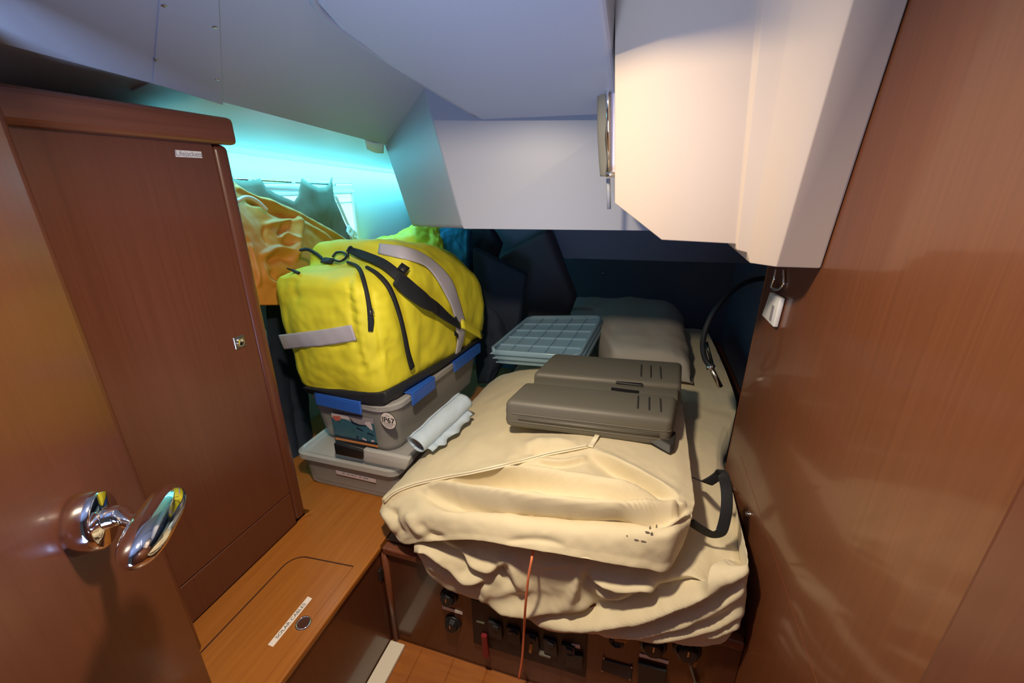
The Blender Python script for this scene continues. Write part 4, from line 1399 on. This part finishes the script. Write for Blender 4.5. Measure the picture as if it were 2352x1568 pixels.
# dark base wraps the bottom
bs = [[(x * 1.0, y, z) for x, y, z in [turn(p) for p in sec_]] for sec_ in [
    [(-1.11, yy, zf - .012), (-0.97, yy, zf - .014), (-0.80 + dx, yy, zf - .012), (-0.768 + dx, yy, zf + .006), (-0.764 + dx, yy, zf + hh), (-0.80 + dx, yy, zf + hh - .006), (-1.11, yy, zf + .010), (-1.13, yy, zf + .004)]
    for yy, dx, hh in [(1.094, -.03, .030), (1.10, -.012, .042), (1.20, .0, .040), (1.40, .025, .030), (1.60, .040, .022), (1.80, .048, .020), (1.83, .03, .018)]]]
gridmesh('base', surf(np.array(bs), 60, 60, True), M_BAGBASE, bg, True, True)
# shoulder strap: hook, loop, buckle, pad, end tab
sp = snap([(800, 572), (830, 584), (880, 606), (920, 638), (960, 676), (1000, 706), (1030, 730), (1056, 748)], gb, 0.014)
sp = np.array(sp)
obj('shoulder_strap', tube(sp, [0.6, 0.9, 1.0, 1.0, 1.35, 1.35, 1.0, 0.8], 10, spline=70, flat=(0.019, 0.004, (0.5, -0.6, 0.62))), M_BLACKWEB, bg, True)
sp2 = np.array(snap([(910, 640), (940, 664), (975, 690), (1005, 708)], gb, 0.020))
obj('shoulder_pad', tube(sp2, [0.8, 1.1, 1.1, 0.8], 10, spline=30, flat=(0.028, 0.006, (0.5, -0.6, 0.62))), M_BLACKWEB, bg, True)
obj('hook', tube(snap([(764, 590), (772, 580), (790, 580), (795, 590), (782, 600), (768, 597)], gb, 0.016), 0.0045, 8, spline=30), M_BLACK, bg, True)
obj('strap_ring', tube(snap([(800, 590), (800, 570), (806, 566), (812, 574)], gb, 0.020), 0.003, 8, spline=20), M_BLACK, bg, True)
obj('hook_strap', tube(snap([(742, 597), (764, 600)], gb, 0.010), 1.0, 10, flat=(0.013, 0.004, (0.2, -0.6, 0.7))), M_BLACKWEB, bg, True)
bkp = snap([(918, 610), (936, 622)], gb, 0.026)
obj('buckle', tube(bkp, 1.0, 10, flat=(0.014, 0.005, (0.4, -0.6, 0.7))), M_BLACK, bg, True)
tb_ = snap([(1060, 742), (1082, 757), (1104, 770)], gb, 0.016)
t0 = np.array(tb_[0]); t2 = PX(1104, 768, -0.665)
obj('end_tab', tube([t0, (t0 + t2) / 2, t2], 1.0, 10, spline=10, flat=(0.021, 0.006, (0.4, -0.6, 0.6))), M_YELLOW, bg, True)
obj('strap_end', tube(snap([(1044, 730), (1050, 742)], gb, 0.012), 1.0, 8, flat=(0.010, 0.002, (0.4, -0.6, 0.6))), M_BLACKWEB, bg)
obj('strap_end', tube(snap([(1044, 764), (1052, 772)], gb, 0.012), 1.0, 8, flat=(0.010, 0.002, (0.4, -0.6, 0.6))), M_BLACKWEB, bg)

# dark bag behind the locker edge at the left of the boxes
gg = np.array([[PY(610, 690, 1.22), PY(622, 850, 1.20), PY(640, 1000, 1.16), PY(668, 1090, 1.12)], [PY(632, 690, 1.26), PY(650, 850, 1.24), PY(672, 1000, 1.20), PY(695, 1085, 1.16)], [PY(655, 690, 1.32), PY(675, 850, 1.31), PY(695, 1000, 1.28), PY(715, 1075, 1.25)]])
t = shell('dark_holdall', wrinkle(surf(gg, 26, 50), False, 0.008, 8, 13), (0.0, 0.06, 0.02), M_NAVY)
tag(t, 'dark navy holdall wedged between the tall locker and the boxes', 'bag')

# ------------------------------------------------------------------ orange oilskin
def oil(rows, y0): return np.array([[PX(px, py, -x) for px, py, x in r] for r in rows])


rows = [
    [(515, 395, 1.36), (520, 460, 1.33), (530, 560, 1.29), (550, 640, 1.26), (585, 700, 1.24)],
    [(560, 438, 1.365), (560, 480, 1.335), (570, 560, 1.29), (582, 640, 1.26), (600, 700, 1.24)],
    [(620, 460, 1.365), (620, 500, 1.34), (615, 560, 1.30), (618, 640, 1.26), (622, 700, 1.24)],
    [(680, 484, 1.37), (685, 515, 1.34), (678, 570, 1.30), (665, 640, 1.26), (655, 700, 1.24)],
    [(745, 520, 1.37), (745, 545, 1.35), (735, 580, 1.32), (720, 640, 1.28), (705, 700, 1.26)],
    [(800, 551, 1.37), (798, 565, 1.355), (790, 590, 1.33), (775, 640, 1.29), (760, 700, 1.28)],
    [(834, 570, 1.37), (832, 578, 1.36), (824, 600, 1.34), (812, 640, 1.31), (800, 700, 1.30)],
]
go = surf(oil(rows, 0), 90, 90)
of = [
    ([(545, 432), (622, 470), (701, 508), (800, 560)], 0.010, 4, 6, -1),
    ([(596, 456), (662, 482), (728, 516), (800, 556)], 0.012, 4, 5, 0.1),
    ([(560, 462), (604, 470), (625, 488), (680, 500), (760, 540)], -0.016, 6, 5, 0.15),
    ([(676, 501), (686, 512), (684, 548), (678, 600)], 0.026, 7, 12, 0.1),
    ([(676, 503), (640, 511), (605, 518)], 0.012, 5, 6, 0.2),
    ([(690, 505), (730, 530), (768, 562)], 0.010, 4, 5, 0.15),
    ([(609, 517), (607, 541), (617, 563)], -0.010, 3.5, 4, 0.25),
    ([(658, 514), (648, 530), (640, 545)], -0.018, 6, 6, 0.2),
    ([(640, 549), (655, 536), (680, 552)], 0.016, 4, 6, 0.2),
    ([(650, 550), (665, 556), (678, 560)], -0.012, 5, 5, 0.25),
    ([(596, 590), (635, 570), (672, 576)], 0.018, 5, 6, 0.15),
    ([(612, 604), (645, 588), (675, 600)], -0.026, 9, 9, 0.2),
    ([(568, 560), (580, 590), (596, 660)], 0.016, 6, 7, 0.15),
    ([(560, 545), (566, 600), (585, 660)], -0.012, 6, 6, 0.2),
    ([(600, 600), (612, 640), (640, 655)], 0.012, 6, 7, 0.2),
    ([(618, 620), (640, 640), (665, 630)], -0.014, 7, 7, 0.2),
]
go = fold(go, False, of, (0.2, -1, 0.2))
go = wrinkle(go, False, 0.006, 9, 21)
oc = thing('oilskin_coat', 'crumpled orange oilskin coat heaped behind the locker edge', 'coat', PY(650, 600, 1.45))
shell('cloth', go, (-0.025, 0.02, -0.01), M_ORANGE, oc)
obj('collar_cord', tube([PX(545, 462, -1.31), PX(566, 453, -1.31), PX(590, 462, -1.31), PX(612, 482, -1.31)], 0.007, 10, spline=24), M_PINKWHITE, oc, True)
# white cord end below the coat
t = obj('cord_end', tube([PY(600, 692, 1.27), PY(615, 688, 1.25)], 0.004, 8), M_PINKWHITE, None, True)
tag(t, 'short white cord end poking out below the orange coat', 'cord')

# ------------------------------------------------------------------ porthole and curtain
wn = struct('window_1', box((XH - 0.004, 1.33, 1.16), (XH + 0.010, 1.98, 1.50), 0.012, 2), M_WHITE)
obj('pane', box((XH + 0.008, 1.37, 1.20), (XH + 0.012, 1.94, 1.46), 0.004, 1), M_PANE, wn)
obj('frame', box((XH + 0.010, 1.365, 1.448), (XH + 0.024, 1.945, 1.464), 0.004, 2), M_WHITE, wn)
obj('glazing_bar', box((XH + 0.010, 1.37, 1.405), (XH + 0.018, 1.94, 1.413), 0.002, 1), M_WHITE, wn)
obj('frame', box((XH + 0.010, 1.94, 1.19), (XH + 0.026, 1.965, 1.464), 0.006, 2), M_WHITE, wn)
XR = XH + 0.032
rail = [PX(536, 410, XR), PX(770, 424, XR)]
ct = thing('window_curtain', 'grey curtain sagging in scallops from the rail over the porthole', 'curtain', (rail[0] + rail[1]) / 2)
obj('rail', tube(rail, 0.0045, 8), M_STEEL, ct, True)
for px in (572, 672, 764):
    p = PX(px, 410 + (px - 536) * 0.06, XR)
    obj('rail_bracket', box(p - 0.008, p + 0.008, 0.003, 2), M_WHITE, ct)
XCu = XR + 0.012
tops = [(525, 406), (545, 412), (560, 415), (580, 414), (599, 410), (612, 430), (630, 442), (650, 452), (676, 463), (688, 448), (694, 409), (712, 422), (732, 431), (750, 430), (759, 420), (763, 406), (766, 440), (775, 470), (790, 505), (805, 540), (815, 560)]
fine = []
for k in range(len(tops) - 1):
    for s_ in np.linspace(0, 1, 6, endpoint=False):
        px = tops[k][0] * (1 - s_) + tops[k + 1][0] * s_
        py = tops[k][1] * (1 - s_) + tops[k + 1][1] * s_
        w_ = px / 40.0
        fine.append([PX(px + 6 * t, py + (600 - py) * t, XCu + 0.007 * (1 - t) + 0.010 * math.sin(w_ * 2.2 + t)) for t in np.linspace(0, 1, 14)])
fine = np.array(fine)
fine = wrinkle(fine, False, 0.006, 12, 31)
shell('cloth', fine, (-0.004, 0, 0), M_CURTAIN, ct)
obj('white_edging', tube([PX(770, 448, XCu + .01), PX(784, 480, XCu + .01), PX(797, 510, XCu + .01), PX(803, 522, XCu + .01)], 0.006, 8, spline=24), M_WHITE, ct, True)
fl2 = np.array([[PX(800 + 10 * k, 518 + 9 * k, XCu + 0.02), PX(803 + 8 * k, 538 + 8 * k, XCu + 0.035), PX(812 + 3 * k, 556 + 5 * k, XCu + 0.03)] for k in range(3)])
shell('white_frill', wrinkle(surf(fl2, 20, 20), False, 0.012, 30, 2), (-0.01, 0, 0), M_WHITE, ct)
# a small snag of torn lining at the bulkhead corner
gs = np.array([[onhead(838, 322, .0), onhead(842, 335, .012)], [onhead(860, 326, .004), onhead(862, 338, .02)], [onhead(882, 330, .0), onhead(880, 342, .016)]])
t = shell('torn_lining', surf(gs, 12, 6), (0, 0, 0.004), M_HULL)
tag(t, 'small torn flap of pale lining where ceiling and bulkhead meet', 'flap')

# yellow and blue cloths heaped behind the duffel bag
gy = np.array([[PY(830, 560, 1.95), PY(840, 575, 1.9), PY(850, 600, 1.88)], [PY(890, 545, 2.0), PY(895, 562, 1.93), PY(900, 600, 1.9)], [PY(950, 515, 2.05), PY(950, 545, 1.95), PY(950, 600, 1.92)], [PY(985, 510, 2.05), PY(990, 545, 1.96), PY(1000, 600, 1.92)], [PY(1010, 525, 2.05), PY(1015, 560, 1.97), PY(1020, 600, 1.93)]])
gy = wrinkle(surf(gy, 50, 30), False, 0.022, 14, 4)
t = shell('yellow_foul_weather_jacket', gy, (-0.03, 0.10, 0), M_YELLOW2)
t.name = 'sailing_jacket'
tag(t, 'crumpled lemon-yellow jacket behind the duffel bag against the hull', 'jacket')
gy = np.array([[PY(965, 560, 2.02), PY(975, 585, 2.0), PY(985, 620, 1.98)], [PY(1000, 530, 2.06), PY(1010, 560, 2.0), PY(1015, 620, 1.98)], [PY(1040, 522, 2.08), PY(1045, 560, 2.02), PY(1048, 620, 1.99)], [PY(1075, 530, 2.10), PY(1072, 560, 2.05), PY(1070, 620, 2.02)]])
gy = wrinkle(surf(gy, 40, 30), False, 0.014, 14, 6)
t = shell('blue_cloth', gy, (0.0, 0.06, 0), M_BLUEFAB)
tag(t, 'bright blue cloth bundle squeezed behind the right end of the duffel bag', 'cloth')
gy = np.array([[PY(1070, 528, 2.2), PY(1070, 580, 2.16), PY(1070, 640, 2.14)], [PY(1120, 525, 2.22), PY(1110, 570, 2.18), PY(1105, 640, 2.16)], [PY(1150, 560, 2.24), PY(1140, 590, 2.20), PY(1130, 640, 2.18)]])
t = shell('dark_blue_bundle', wrinkle(surf(gy, 24, 24), False, 0.012, 12, 8), (0, 0.05, 0), M_NAVY)
tag(t, 'dark blue bundle between the bright blue cloth and the back cushion', 'bundle')

# ------------------------------------------------------------------ right side details
rd = thing('reading_lamp', 'black flexible-arm reading lamp with chrome tip drooping over the berth', 'lamp', PY(1760, 645, 1.50))
hp_ = [PY(1775, 642, 1.62), PY(1745, 640, 1.58), PY(1700, 655, 1.54), PY(1655, 695, 1.51), PY(1625, 745, 1.50), PY(1614, 790, 1.49), PY(1620, 825, 1.48), PY(1633, 842, 1.47)]
obj('flexible_arm', tube(hp_, 0.0095, 12, spline=60), M_RUBBER, rd, True)
obj('collar', lathe(PY(1630, 838, 1.47), ray(1650, 880) * 1.0 - ray(1630, 838), [(0, 0.014), (0.010, 0.016), (0.014, 0.012)], 20), M_CHROME, rd, True)
obj('lamp_tip', tube([PY(1634, 846, 1.47), PY(1655, 888, 1.46)], 0.0085, 16), M_STEEL, rd, True)
bar(PY(1622, 785, 1.52), PY(1636, 836, 1.50), 0.006, 'cable', M_RUBBER, rd)

kh = thing('wall_hook', 'chrome ring with a white plastic tag hanging below the cream console', 'hook', PX(1782, 650, XW - .01))
obj('ring', tube([PX(1783, 618, XW - .01), PX(1778, 640, XW - .014), PX(1772, 660, XW - .012), PX(1790, 664, XW - .006), PX(1800, 650, XW - .004), PX(1800, 620, XW - .004)], 0.0035, 8, spline=40), M_CHROME, kh, True)
tg = obj('white_tag', prism([PX(1768, 670, XW - .014), PX(1749, 724, XW - .014), PX(1775, 751, XW - .014), PX(1792, 684, XW - .014)], (0.012, 0, 0), 0.003, 2), M_WHITE, kh, True)
obj('tag_groove', box(*[tuple(p) for p in (PX(1772, 728, XW - .0155) + (0, -.002, -.012), PX(1776, 700, XW - .0135) + (0, .002, .0))]), M_PRINTGREY, tg)
lp = PX(1722, 1181, XW)
lo2 = thing('wall_lock', 'small chrome button lock in the wooden wall beside the cushions', 'lock', lp)
obj('escutcheon', lathe(lp, (-1, 0, 0), [(-.002, .0095), (.002, .0095), (.003, .008)], 24), M_STEEL, lo2, True)
obj('button', lathe(lp + (-.002, 0, 0), (-1, 0, 0), [(0, .0065), (.006, .0062), (.008, .004)], 20), M_CHROME, lo2, True)
lp = PY(1386, 628, 3.199)
t = obj('coat_stud', lathe(lp, (0, -1, 0), [(0, .010), (.004, .010), (.010, .006)], 16), M_STEEL, None, True)
tag(t, 'tiny pale stud on the dark end wall of the cabin', 'stud')
